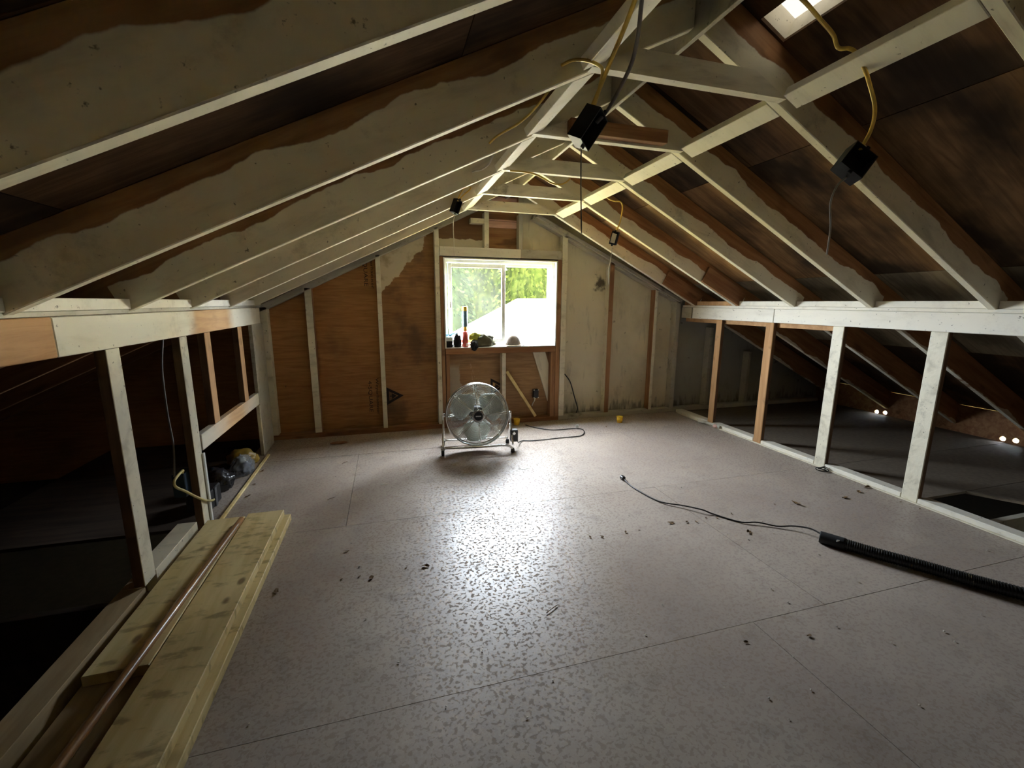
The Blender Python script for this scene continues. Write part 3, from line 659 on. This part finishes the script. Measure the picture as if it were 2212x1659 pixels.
bm = bmesh.new(); add_box(bm, -.032, .032, -.028, .028, 0, .105, bevel=.006); cb = obj('control_box', bm, M_BLACK, fan, mw=Matrix.Translation((.312, -.03, .075)))
lathe('speed_dial', [(.014, 0), (.014, .008), (.010, .011)], M_CHROME, cb, 16, Matrix.Translation((-.004, -.028, .078)) @ RX90)
bm = bmesh.new(); add_tube(bm, spline([(.345, -.02, .085), (.37, .06, .03), (.43, .17, .006), (.54, .16, .006), (.81, .20, .006), (1.0, .23, .006), (1.085, .36, .006), (1.06, .47, .006), (.80, .46, .006), (.66, .55, .006), (.57, .66, .006), (.57, .68, .006)], 8), .0045, 7)
pc = obj('power_cord', bm, M_KCABLE, fan); bm = bmesh.new(); add_box(bm, 1.035, 1.065, .47, .476, .006, .044, bevel=.002); obj('cord_tag', bm, M_VINYL, pc)

# ------------------------------------------------------------------ lumber on the left
def M_plank(name):
    N = NT(name, .6, spec=.3); c, g = raw_color(N, (.60, .46, .20), (.76, .62, .33), axis=1, grain=9)
    k = N.n('ShaderNodeTexVoronoi'); N.set(k.inputs['Vector'], N.coord((5.5, 3.0, 1))); k.inputs['Scale'].default_value = 1.6
    sm = N.noise(N.coord((4, 9, 4)), 2.4, 4, .6); c = N.mix(N.math('MULTIPLY', N.step(sm, .52, .68), .6), c, (.20, .14, .06))
    N.base(N.mix(N.math('MULTIPLY', N.math('SUBTRACT', 1, N.step(k.outputs['Distance'], .07, .17)), .85), c, (.16, .09, .035))); N.bump(g, .2); return N.m
MP = M_plank('smudged_pine')
def plank(x0, x1, ya, yb, z0, z1, label, skew=0, mat=MP, name='plank'):
    o = box(name, x0, x1, ya, yb, z0, z1, mat, None, .003); o.rotation_euler.z = skew; return prop(o, label, 'plank', 'loose lumber along the left wall')
plank(-.797, -.615, .55, 2.572, .0405, .078, 'upper pale pine plank with knots, lying on another plank by the left studs')
plank(-.782, -.585, .55, 2.588, .001, .0395, 'lower pale pine plank showing along one edge of the top plank')
plank(-.985, -.802, 1.50, 2.545, .0405, .078, 'shorter smudged pine plank beside the rod, against the left sill', .004)
plank(-.992, -.806, .60, 2.30, .001, .0395, 'dull brown plank under the shorter smudged plank', .004, M_TAN)
plank(-.900, -.872, .60, 1.46, .0405, .062, 'narrow tan batten lying in the gap near the viewer', -.03, M_TAN, 'batten')
rod = tube('wooden_rod', [(-.800, 2.470, .0965), (-.822, 1.85, .0965), (-.845, 1.18, .0965), (-.862, .65, .0965)], .0145, M_plain('varnished_rod', (.30, .155, .06), .3, spec=.6), None, 12)
prop(rod, 'long reddish-brown wooden rod lying on the pine planks', 'rod')

# ------------------------------------------------------------------ hose and cords on the floor
hose = empty('corrugated_hose', (2.2, 1.52, 0), label='black corrugated hose on the floor with a smooth cuff', cat='hose'); hz = .031
hp = spline([V(p)-hose.location for p in ((2.222, 1.500, hz), (2.30, 1.375, hz), (2.395, 1.245, hz), (2.47, 1.13, hz), (2.545, 1.03, hz), (2.68, .86, hz), (2.86, .66, hz))], 60)
bm = bmesh.new(); add_tube(bm, hp, lambda t: .0275+.0022*math.sin(t*2*math.pi*95), 16); obj('hose_tube', bm, M_BLACK, hose)
d = V((2.222-2.30, 1.500-1.375, 0)).normalized()
bm = bmesh.new(); add_tube(bm, [V((.022, -.02, hz))+d*k for k in (-.012, 0, .008, .095, .10)], lambda t: .0305 if t > .2 else .029, 18); cuff = obj('hose_cuff', bm, M_RUBBER, hose)
bm = bmesh.new(); q = V((.022, -.02, hz))+d*.028; add_box(bm, -.006, .006, -.001, .001, -.004, .006); obj('cuff_mark', bm, M_VINYL, cuff, mw=Matrix.Translation(q+V((-.018, -.020, .016))) @ Matrix.Rotation(math.radians(-32), 4, 'Z'))
cord = empty('power_lead', (1.585, 2.62, 0), label='thin black cord with a plug, running across the floor into the hose', cat='power lead')
c0 = -cord.location
cp = [(1.578, 2.575, .012), (1.575, 2.50, .006), (1.582, 2.394, .005), (1.624, 2.218, .005), (1.72, 2.115, .014), (1.79, 2.03, .018), (1.834, 1.985, .006), (1.919, 1.865, .005), (2.00, 1.825, .012), (2.08, 1.765, .008), (2.15, 1.725, .02), (2.19, 1.66, .034), (2.20, 1.60, .032), (2.21, 1.54, .031)]
tube('lead_wire', [V(p)+c0 for p in cp], .0042, M_KCABLE, cord, 7)
bm = bmesh.new(); add_box(bm, -.014, .014, -.02, .022, 0, .026, bevel=.005); pl = obj('plug', bm, M_BLACK, cord, mw=Matrix.Translation(V((1.582, 2.605, .001))+c0))
bm = bmesh.new()
for s in (-.006, .006): add_box(bm, s-.001, s+.001, .022, .038, .008, .016)
obj('plug_prong', bm, M_CHROME, pl)

# ------------------------------------------------------------------ ceiling boxes and cables
M_BOX = M_plain('black_box_plastic', (.020, .020, .022), .6, spec=.3)
def ebox(name, loc, size, rot, label, inner=None):
    e = empty(name, loc, 0, label, 'electrical box', 'electrical boxes hanging from the roof timbers'); e.rotation_euler = rot
    a, b, c = size; bm = bmesh.new(); t = .003
    add_box(bm, -a/2, a/2, b/2-t, b/2, -c/2, c/2)
    for q in ((-a/2, -a/2+t, -c/2, c/2), (a/2-t, a/2, -c/2, c/2), (-a/2+t, a/2-t, -c/2, -c/2+t), (-a/2+t, a/2-t, c/2-t, c/2)): add_box(bm, q[0], q[1], -b/2, b/2-t, q[2], q[3])
    obj('box_shell', bm, M_BOX, e)
    for s in (-1, 1):
        bm = bmesh.new(); add_box(bm, -.007, .007, -.004, .004, -.006, .006, bevel=.002); obj('box_ear', bm, M_BOX, e, mw=Matrix.Translation((0, -b/2+.004, s*(c/2+.005))))
    return e
def on(e, nm, pts, r, mat):
    M = e.matrix_basis.inverted(); return tube(nm, [M @ V(p) for p in pts], r, mat, e, 7, flat=1)
bA = ebox('electrical_box', (.628, 1.35, 1.785), (.062, .058, .105), (math.radians(28), math.radians(20), math.radians(40)), 'large black electrical box hung on thick yellow and grey cables below the first tie')
on(bA, 'yellow_cable', [(.632, 1.345, 1.83), (.646, 1.33, 1.871), (.662, 1.28, 1.944), (.663, 1.22, 1.985), (.662, 1.16, 2.028), (.656, 1.11, 2.06), (.64, 1.05, 2.10)], .0065, M_YCABLE)
on(bA, 'yellow_cable', [(.636, 1.345, 1.83), (.648, 1.345, 1.856), (.690, 1.40, 1.939), (.720, 1.45, 2.003), (.715, 1.475, 2.030), (.682, 1.49, 2.045), (.648, 1.53, 2.060), (.626, 1.575, 2.062)], .0055, M_YCABLE)
on(bA, 'grey_cable', [(.655, 1.345, 1.80), (.683, 1.33, 1.833), (.708, 1.31, 1.884), (.719, 1.26, 1.937), (.700, 1.20, 1.98), (.676, 1.15, 2.025), (.650, 1.09, 2.07)], .006, M_GCABLE)
on(bA, 'pull_cord', [(.617, 1.37, 1.745), (.630, 1.39, 1.62), (.642, 1.40, 1.478)], .0022, M_GCABLE)
bB = ebox('electrical_box', (1.609, 1.25, 1.738), (.092, .05, .105), (math.radians(-20), math.radians(38), math.radians(-25)), 'square black electrical box on a yellow cable in front of the dark roof slope')
on(bB, 'yellow_cable', [(1.630, 1.25, 1.785), (1.668, 1.25, 1.858), (1.669, 1.25, 1.925), (1.628, 1.25, 1.995), (1.606, 1.26, 2.045), (1.592, 1.285, 2.10), (1.575, 1.30, 2.118), (1.530, 1.30, 2.113), (1.50, 1.30, 2.148), (1.443, 1.30, 2.18), (1.356, 1.30, 2.226), (1.25, 1.30, 2.262)], .0065, M_YCABLE)
on(bB, 'white_lead', [(1.583, 1.25, 1.690), (1.545, 1.25, 1.658), (1.526, 1.25, 1.600), (1.541, 1.25, 1.522), (1.541, 1.25, 1.426)], .0032, M_WCABLE)
bC = ebox('electrical_box', (.535, 3.40, 1.950), (.055, .045, .10), (math.radians(10), math.radians(18), math.radians(35)), 'small black electrical box near the far end of the left rafters')
on(bC, 'yellow_cable', [(.545, 3.40, 1.99), (.575, 3.41, 2.05), (.60, 3.42, 2.085), (.635, 3.43, 2.11)], .0055, M_YCABLE); on(bC, 'yellow_cable', [(.55, 3.40, 1.99), (.60, 3.40, 2.04), (.64, 3.41, 2.075), (.655, 3.43, 2.10)], .0055, M_YCABLE)
on(bC, 'white_lead', [(.530, 3.40, 1.905), (.512, 3.40, 1.83), (.514, 3.40, 1.70), (.518, 3.40, 1.597)], .0032, M_WCABLE)
bD = ebox('electrical_box', (1.695, 3.10, 1.735), (.05, .045, .095), (math.radians(8), math.radians(15), math.radians(-40)), 'small black electrical box with metal cover hanging before the right half of the gable')
on(bD, 'yellow_cable', [(1.705, 3.10, 1.78), (1.735, 3.10, 1.85), (1.752, 3.10, 1.95), (1.735, 3.10, 1.998), (1.690, 3.12, 2.005), (1.640, 3.14, 2.03), (1.60, 3.16, 2.08)], .0055, M_YCABLE)
on(bD, 'white_lead', [(1.685, 3.10, 1.69), (1.672, 3.10, 1.58), (1.660, 3.10, 1.48), (1.668, 3.10, 1.39)], .0032, M_WCABLE)
bm = bmesh.new(); add_box(bm, -.018, .018, -.0015, .0015, -.035, .035, bevel=.001); obj('cover_plate', bm, M_CHROME, bD, mw=Matrix.Translation((0, -.025, 0)))
for nm, pts, m, lb in [('yellow_cable', [(.509, 2.185, 1.995), (.535, 2.15, 2.015), (.575, 2.12, 2.035), (.620, 2.08, 2.055), (.655, 2.0, 2.075), (.680, 1.92, 2.10), (.70, 1.80, 2.13)], M_YCABLE, 'yellow cable looping out of a hole in the second left rafter'),
                       ('white_cable', [(.538, 2.832, 2.035), (.565, 2.80, 2.040), (.60, 2.78, 2.045), (.640, 2.76, 2.075), (.66, 2.72, 2.12)], M_WCABLE, 'short white cable curling from a hole in the third left rafter')]:
    if lb: prop(tube(nm, pts, .0055, m, None, 7), lb, 'cable', 'loose cables among the rafters')
prop(tube('yellow_cable', [(.775, 2.765, 2.050), (.86, 2.76, 2.048), (.93, 2.755, 2.040), (.99, 2.75, 2.018), (1.04, 2.745, 1.993), (1.09, 2.745, 1.988), (1.14, 2.76, 2.005), (1.185, 2.79, 2.04)], .0055, M_YCABLE, None, 7), 'yellow cable sagging under the third collar tie', 'cable', 'loose cables among the rafters')

# ------------------------------------------------------------------ gable bay: batten, outlet, cable
bt = beam('batten', (1.482, PLY-.056, .056), (1.172, PLY-.026, .545), .030, .032, M_PALE, None, upv=(0, -1, 0)); prop(bt, 'pale wooden batten leaning under the window beside the outlet', 'batten')
ot = empty('wall_outlet', (1.498, PLY-.045, .292), label='dark outlet box with white wire on the plywood under the window', cat='outlet')
bm = bmesh.new(); add_box(bm, -.028, .028, 0, .044, -.046, .046, bevel=.003); ob_ = obj('outlet_box', bm, M_BLACK, ot)
for x in (-.024, .024):
    for z in (-.042, .042):
        bm = bmesh.new(); add_box(bm, x-.006, x+.006, -.003, -.0005, z-.005, z+.005); obj('mounting_tab', bm, M_VINYL, ot)
tube('white_wire', [(-.012, .0, -.045), (-.022, -.01, -.07), (-.038, .0, -.105), (-.042, .01, -.13)], .006, M_WCABLE, ot)
prop(tube('black_wall_cable', [(1.812, D+.06, .502), (1.85, D+.05, .46), (1.896, D+.05, .387), (1.945, D+.05, .234), (1.985, D+.05, .11), (1.972, D+.05, .050)], .006, M_KCABLE, None), 'black cable drooping down the stained plywood beside the window', 'cable')

# ------------------------------------------------------------------ things on the window sill
ZS = H0+.0085
can = empty('spray_can', (.740, 4.262, ZS), label='red spray can with yellow cap standing on the window sill', cat='can')
M_RED, M_YEL = M_plain('red_label', (.52, .07, .05), .4), M_plain('yellow_plastic', (.86, .52, .03), .4)
M_BLUEG = M_plain('blue_grey_label', (.12, .21, .26), .4)
lathe('can_body', [(.026, 0), (.029, .004), (.029, .145), (.021, .158)], M_RED, can); lathe('can_cap', [(.0195, .1585), (.0195, .196), (.018, .198)], M_YEL, can)
bm = bmesh.new(); add_box(bm, .004, .020, -.0310, -.0285, .01, .04); obj('can_label', bm, M_VINYL, can)
bo = empty('tall_bottle', (.742, 4.262, ZS+.1985), label='blue-grey tube with yellow cap balanced on top of the red can', cat='bottle')
lathe('bottle_body', [(.021, .0), (.0245, .004), (.0245, .15), (.022, .155)], M_BLUEG, bo); lathe('bottle_cap', [(.0250, .1555), (.0250, .196), (.023, .198)], M_YEL, bo)
M_CLOTH = M_plain('dark_cloth', (.028, .028, .026), .9, spec=.1, vary=.3, scale=12); M_OLIVE = M_plain('olive_cloth', (.10, .095, .06), .85, spec=.1, vary=.3, scale=12)
M_HIVIS = M_plain('yellow_green_cloth', (.38, .42, .07), .7, spec=.2, vary=.25, scale=14)
prop(blob('black_bag', (.662, 4.262, ZS), (.036, .022, .085), M_CLOTH, None, 2, .3, 1.8, crease=.6), 'black bundle on the window sill between the red can and the box', 'bag')
jk = blob('work_jacket', (.92, 4.262, ZS), (.115, .024, .075), M_OLIVE, None, 5, .35, 1.8, crease=.8); prop(jk, 'dark olive jacket bundled on the window sill', 'jacket')
jy = blob('lining', (.835, 4.262, ZS+.07), (.06, .018, .045), M_HIVIS, jk, 8, .35, 2.0, crease=.8)
gv = blob('work_glove', (.822, 4.226, .772), (.038, .016, .048), M_CLOTH, None, 11, .3, 2.4, flat_base=False, crease=.5); prop(gv, 'dark glove hanging over the edge of the window sill', 'glove')
cap = empty('baseball_cap', (1.235, 4.262, ZS), label='greyish baseball cap lying on the window sill', cat='cap'); M_CAPF = M_plain('grey_brown_cotton', (.25, .21, .18), .9, spec=.1, vary=.2, scale=20)
bm = bmesh.new(); bmesh.ops.create_uvsphere(bm, u_segments=24, v_segments=12, radius=1)
bmesh.ops.delete(bm, geom=[v for v in bm.verts if v.co.z < -.05], context='VERTS')
for v in bm.verts: v.co = V((v.co.x*.080, v.co.y*.026, max(0, v.co.z)*.098+.012))
o = obj('crown', bm, M_CAPF, cap, True); sm = o.modifiers.new('t', 'SOLIDIFY'); sm.thickness = .003
bm = bmesh.new(); add_lathe(bm, [(.004, 0), (.086, 0), (.088, .005), (.086, .009), (.004, .012)], 24)
for v in bm.verts: v.co.y = v.co.y*.42-.012; v.co.x *= 1.0
obj('brim', bm, M_plain('pale_brim', (.42, .34, .25), .9, spec=.1), cap)
prop(blob('crumpled_paper', (1.352, 4.262, ZS), (.045, .016, .012), M_VINYL, None, 4, .4, 3, crease=1), 'crumpled white paper beside the cap on the sill', 'paper')
bx = empty('storage_tub', (.580, 4.262, ZS), label='small dark tub with white lid at the end of the window sill', cat='tub')
bm = bmesh.new(); add_box(bm, -.030, .030, -.022, .022, 0, .062, bevel=.004); obj('tub_body', bm, M_CLOTH, bx); bm = bmesh.new(); add_box(bm, -.031, .031, -.024, .024, .0625, .10, bevel=.004); obj('tub_lid', bm, M_VINYL, bx)
bm = bmesh.new(); bmesh.ops.create_grid(bm, x_segments=14, y_segments=8, size=1)
for v in bm.verts:
    x, y = v.co.x, v.co.y; v.co = V((x*.052, y*.020, .018*noise.noise(V((x*2, y*2, 3)))+.02*max(0, x)+.012))
o = obj('blue_glove', bm, M_plain('pale_blue_nitrile', (.16, .48, .72), .5, vary=.15), None, True, Matrix.Translation((.600, 4.262, ZS+.1105))); sm = o.modifiers.new('t', 'SOLIDIFY'); sm.thickness = .006
prop(o, 'crumpled pale blue glove on the white tub lid', 'glove')

# ------------------------------------------------------------------ left bay: bags, package, bin, switch box
def M_film(name, c):
    N = NT(name, .16, spec=.6); N.base(c); o = N.t.nodes['Material Output']; t = N.n('ShaderNodeBsdfTransparent'); ms = N.n('ShaderNodeMixShader'); ms.inputs[0].default_value = .55
    N.t.links.new(t.outputs[0], ms.inputs[1]); N.t.links.new(N.b.outputs[0], ms.inputs[2]); N.t.links.new(ms.outputs[0], o.inputs[0]); return N.m
M_FILM, M_BAG = M_film('clear_film', (.32, .34, .36)), M_plain('black_bag_plastic', (.014, .014, .016), .2, spec=.7)
bg1 = blob('plastic_bag', (-1.145, 3.17, .001), (.095, .085, .095), M_BAG, None, 21, .22, 2.2, crease=1.1); prop(bg1, 'shiny black plastic bag on the floor behind the painted left stud', 'bag')
bg2 = empty('clear_plastic_bag', (-1.07, 3.45, 0), label='clear plastic bag with blue and white packets beside the yellow package', cat='bag')
blob('film', (0, 0, .001), (.075, .10, .085), M_FILM, bg2, 31, .22, 2.6, crease=1.1); blob('blue_packet', (.01, .02, .012), (.035, .05, .045), M_plain('navy_packet', (.02, .05, .16), .4), bg2, 33, .2, 2, 3)
blob('white_packet', (-.01, .03, .075), (.028, .045, .022), M_VINYL, bg2, 35, .2, 2, 3)
pk = blob('yellow_package', (-1.13, 3.66, .001), (.11, .075, .075), M_plain('mustard_wrap', (.42, .28, .055), .35, vary=.25, scale=9), None, 41, .22, 1.8, crease=.7); prop(pk, 'mustard yellow package lying behind the clear bag', 'package')
bn = empty('black_bin', (-1.13, 2.93, 0), label='small black bin with a metal edge behind the left stud', cat='bin')
bm = bmesh.new(); add_box(bm, -.07, .06, -.09, .08, .001, .115, bevel=.006); obj('bin_body', bm, M_BLACK, bn)
bm = bmesh.new(); add_box(bm, .0605, .066, -.03, .0, .001, .118); obj('bin_edge', bm, M_plain('dull_metal', (.3, .31, .33), .4, 1), bn)
sw = empty('switch_box', (-1.09, 2.545, .26), label='dark blue switch box fixed to the left stud with cables', cat='switch box')
bm = bmesh.new(); add_box(bm, -.03, .03, -.01, .090, -.035, .095, bevel=.004); obj('box_shell', bm, M_plain('navy_box', (.016, .035, .06), .45), sw)
tube('pale_cable', [(.02, .0, .10), (.05, -.07, .135), (.055, -.17, .125), (.055, -.17, .09), (.06, -.09, .03), (.064, .0, -.04), (.080, .06, -.09), (.088, .13, -.125), (.092, .148, -.128)], .0065, M_plain('cream_cable', (.62, .52, .24), .5), sw)
tube('feed_cable', [(-.01, -.02, .09), (-.05, .11, .22), (-.06, .12, .40), (-.06, .13, .63), (-.06, .18, .78), (-.06, .20, .86)], .005, M_GCABLE, sw)

# ------------------------------------------------------------------ small litter on the floor
M_LF = M_raw('dry_leaf', (.10, .055, .02), (.20, .12, .05), grain=40)
leafm = []
for k in range(4):
    bm = bmesh.new(); n = 9; c = bm.verts.new((0, 0, .006)); ring_ = []
    for i in range(n):
        a = 2*math.pi*i/n; r = random.uniform(.55, 1.1); ring_.append(bm.verts.new((r*math.cos(a), .55*r*math.sin(a), random.uniform(0, .5))))
    for i in range(n): bm.faces.new((c, ring_[i], ring_[(i+1) % n]))
    for v in bm.verts: v.co.z = max(0, v.co.z)
    o = obj('leaf', bm, M_LF); leafm.append(o.data); bpy.data.objects.remove(o)
def leaf(x, y, s, label='small dry brown leaf scrap lying on the painted floor', grp='dry leaf scraps on the floor'):
    o = bpy.data.objects.new('dry_leaf', random.choice(leafm)); COL.objects.link(o); o.location = (x, y, .0015); o.scale = (s, s, s*.8); o.rotation_euler.z = random.uniform(0, 6.28)
    prop(o, label, 'leaf', grp)
for x, y, s in [(1.07, 1.939, .016), (1.007, 1.951, .012), (1.221, 1.947, .013), (1.305, 1.95, .009), (1.624, 1.954, .014), (1.678, 1.945, .013), (1.766, 1.966, .009), (1.827, 1.949, .012), (1.951, 1.968, .011), (3.021, 1.993, .022), (2.309, 1.997, .008), (.453, 1.949, .012), (.586, 1.921, .009), (-.177, 1.924, .010), (-.255, 1.925, .010), (-.247, 2.156, .016), (.032, 1.929, .009), (2.119, 3.854, .016), (3.123, 1.807, .012), (3.133, 1.706, .010), (-.92, 3.0, .02), (-.93, 3.2, .018), (-.95, 3.45, .022), (1.24, 1.12, .012), (1.50, 1.08, .012), (2.02, 1.27, .008)]: leaf(x, y, s)
for x, y, s, lb in [(1.529, 1.969, .026, 'curled brown leaf near the black cord, largest of the row of scraps'), (1.881, 1.765, .024, 'brown leaf lying alone between the black cord and the hose'), (2.454, 1.97, .040, 'big crumpled brown leaf on the floor towards the right studs'), (2.836, 1.948, .024, 'brown leaf near the right sill beside the big leaf'), (3.150, 2.03, .030, 'dark leaf lying against the right sill strip'), (.127, 1.922, .022, 'dark torn leaf at the edge of the glossy patch of floor'), (-.123, 1.899, .018, 'dark leaf left of the torn leaf on the floor'), (-.518, 1.905, .026, 'long dull leaf on the floor beside the planks')]:
    leaf(x, y, s, lb)
def shard(x, y, ln, rz, label, mat=M_PALE, bend=.3):
    o = tube('wood_shaving', [V((-ln/2, 0, .003)), V((0, ln*bend*.3, .004)), V((ln/2, 0, .003))], .0017, mat, None, 6, flat=1); o.location = (x, y, .001); o.rotation_euler.z = rz; prop(o, label, 'shaving')
shard(-.069, 2.954, .06, 0, 'straight pale wood splinter on the floor left of the shiny patch', M_VINYL, 0); shard(.906, 3.181, .06, -.3, 'curved pale wire bit on the floor just before the fan', M_WCABLE, .9)
shard(.95, 2.985, .07, 2.8, 'curled white shaving farther out on the floor before the fan', M_WCABLE, .8); shard(.603, 1.481, .07, .5, 'dark splinter in the shiny patch of floor', M_DARKW, 0)
shard(-.398, 2.82, .05, .6, 'thin dark splinter on the floor near the seam by the planks', M_DARKW, 0); shard(-.369, 3.473, .05, .8, 'thin twig on the floor near the brown gable plywood', M_DARKW, .2)
cs = blob('bark_scrap', (-.46, 3.99, .001), (.075, .028, .012), M_BROWN, None, 51, .3, 2, 3); cs.rotation_euler.z = 0; prop(cs, 'curled strip of brown debris before the gable plate', 'scrap')
rg = empty('crumpled_rag', (3.165, 3.60, 0), label='rolled dirty rag lying along the right sill', cat='rag')
bm = bmesh.new(); add_tube(bm, spline([(-.02, .14, .02), (.0, .05, .024), (.012, -.04, .026), (.02, -.13, .022)], 10), lambda t: .016+.007*noise.noise(V((t*9, 2, 1))), 10); obj('rag_roll', bm, M_GREYED, rg)
blob('pink_knot', (.012, -.075, .008), (.022, .035, .022), M_PINKISH, rg, 61, .35, 3, 3)
for x, y, lb in ((2.335, 3.97, 'yellow plastic cup on the floor near the right half of the gable'), (1.250, 4.165, 'yellow plastic cup by the wall behind the fan')):
    cu_ = empty('yellow_cup', (x, y, .001), label=lb, cat='cup', group='yellow cups on the floor')
    bm = bmesh.new(); add_lathe(bm, [(.028, 0), (.033, .062), (.031, .062), (.026, .003)], 20); obj('cup_wall', bm, M_YEL, cu_); bm = bmesh.new(); add_lathe(bm, [(.0345, .058), (.0345, .064), (.0335, .064)], 20); obj('cup_rim', bm, M_YEL, cu_)
bm = bmesh.new(); rnd = random.Random(5); pts = [V((rnd.uniform(-.05, .05), rnd.uniform(-.03, .03), rnd.uniform(.004, .03))) for _ in range(14)]; add_tube(bm, spline(pts, 6), .0035, 5)
o = obj('wire_clump', bm, M_KCABLE, None, mw=Matrix.Translation((3.135, 2.345, .001))); prop(o, 'tangle of black wire at the foot of the white right stud', 'wire')
bm = bmesh.new(); rnd = random.Random(9)
for _ in range(150):
    x, y = rnd.uniform(-.5, 3.1), rnd.uniform(.7, 3.9); s = rnd.uniform(.0015, .004)
    bmesh.ops.create_icosphere(bm, subdivisions=1, radius=s, matrix=Matrix.Translation((x, y, s*.6+.001)) @ Matrix.Diagonal((rnd.uniform(.7, 2), 1, .6, 1)))
o = obj('floor_crumbs', bm, M_plain('pale_grit', (.62, .58, .50), .7, vary=.4, scale=8)); prop(o, 'scattered pale grit and crumbs on the floor', 'crumbs', kind='stuff')
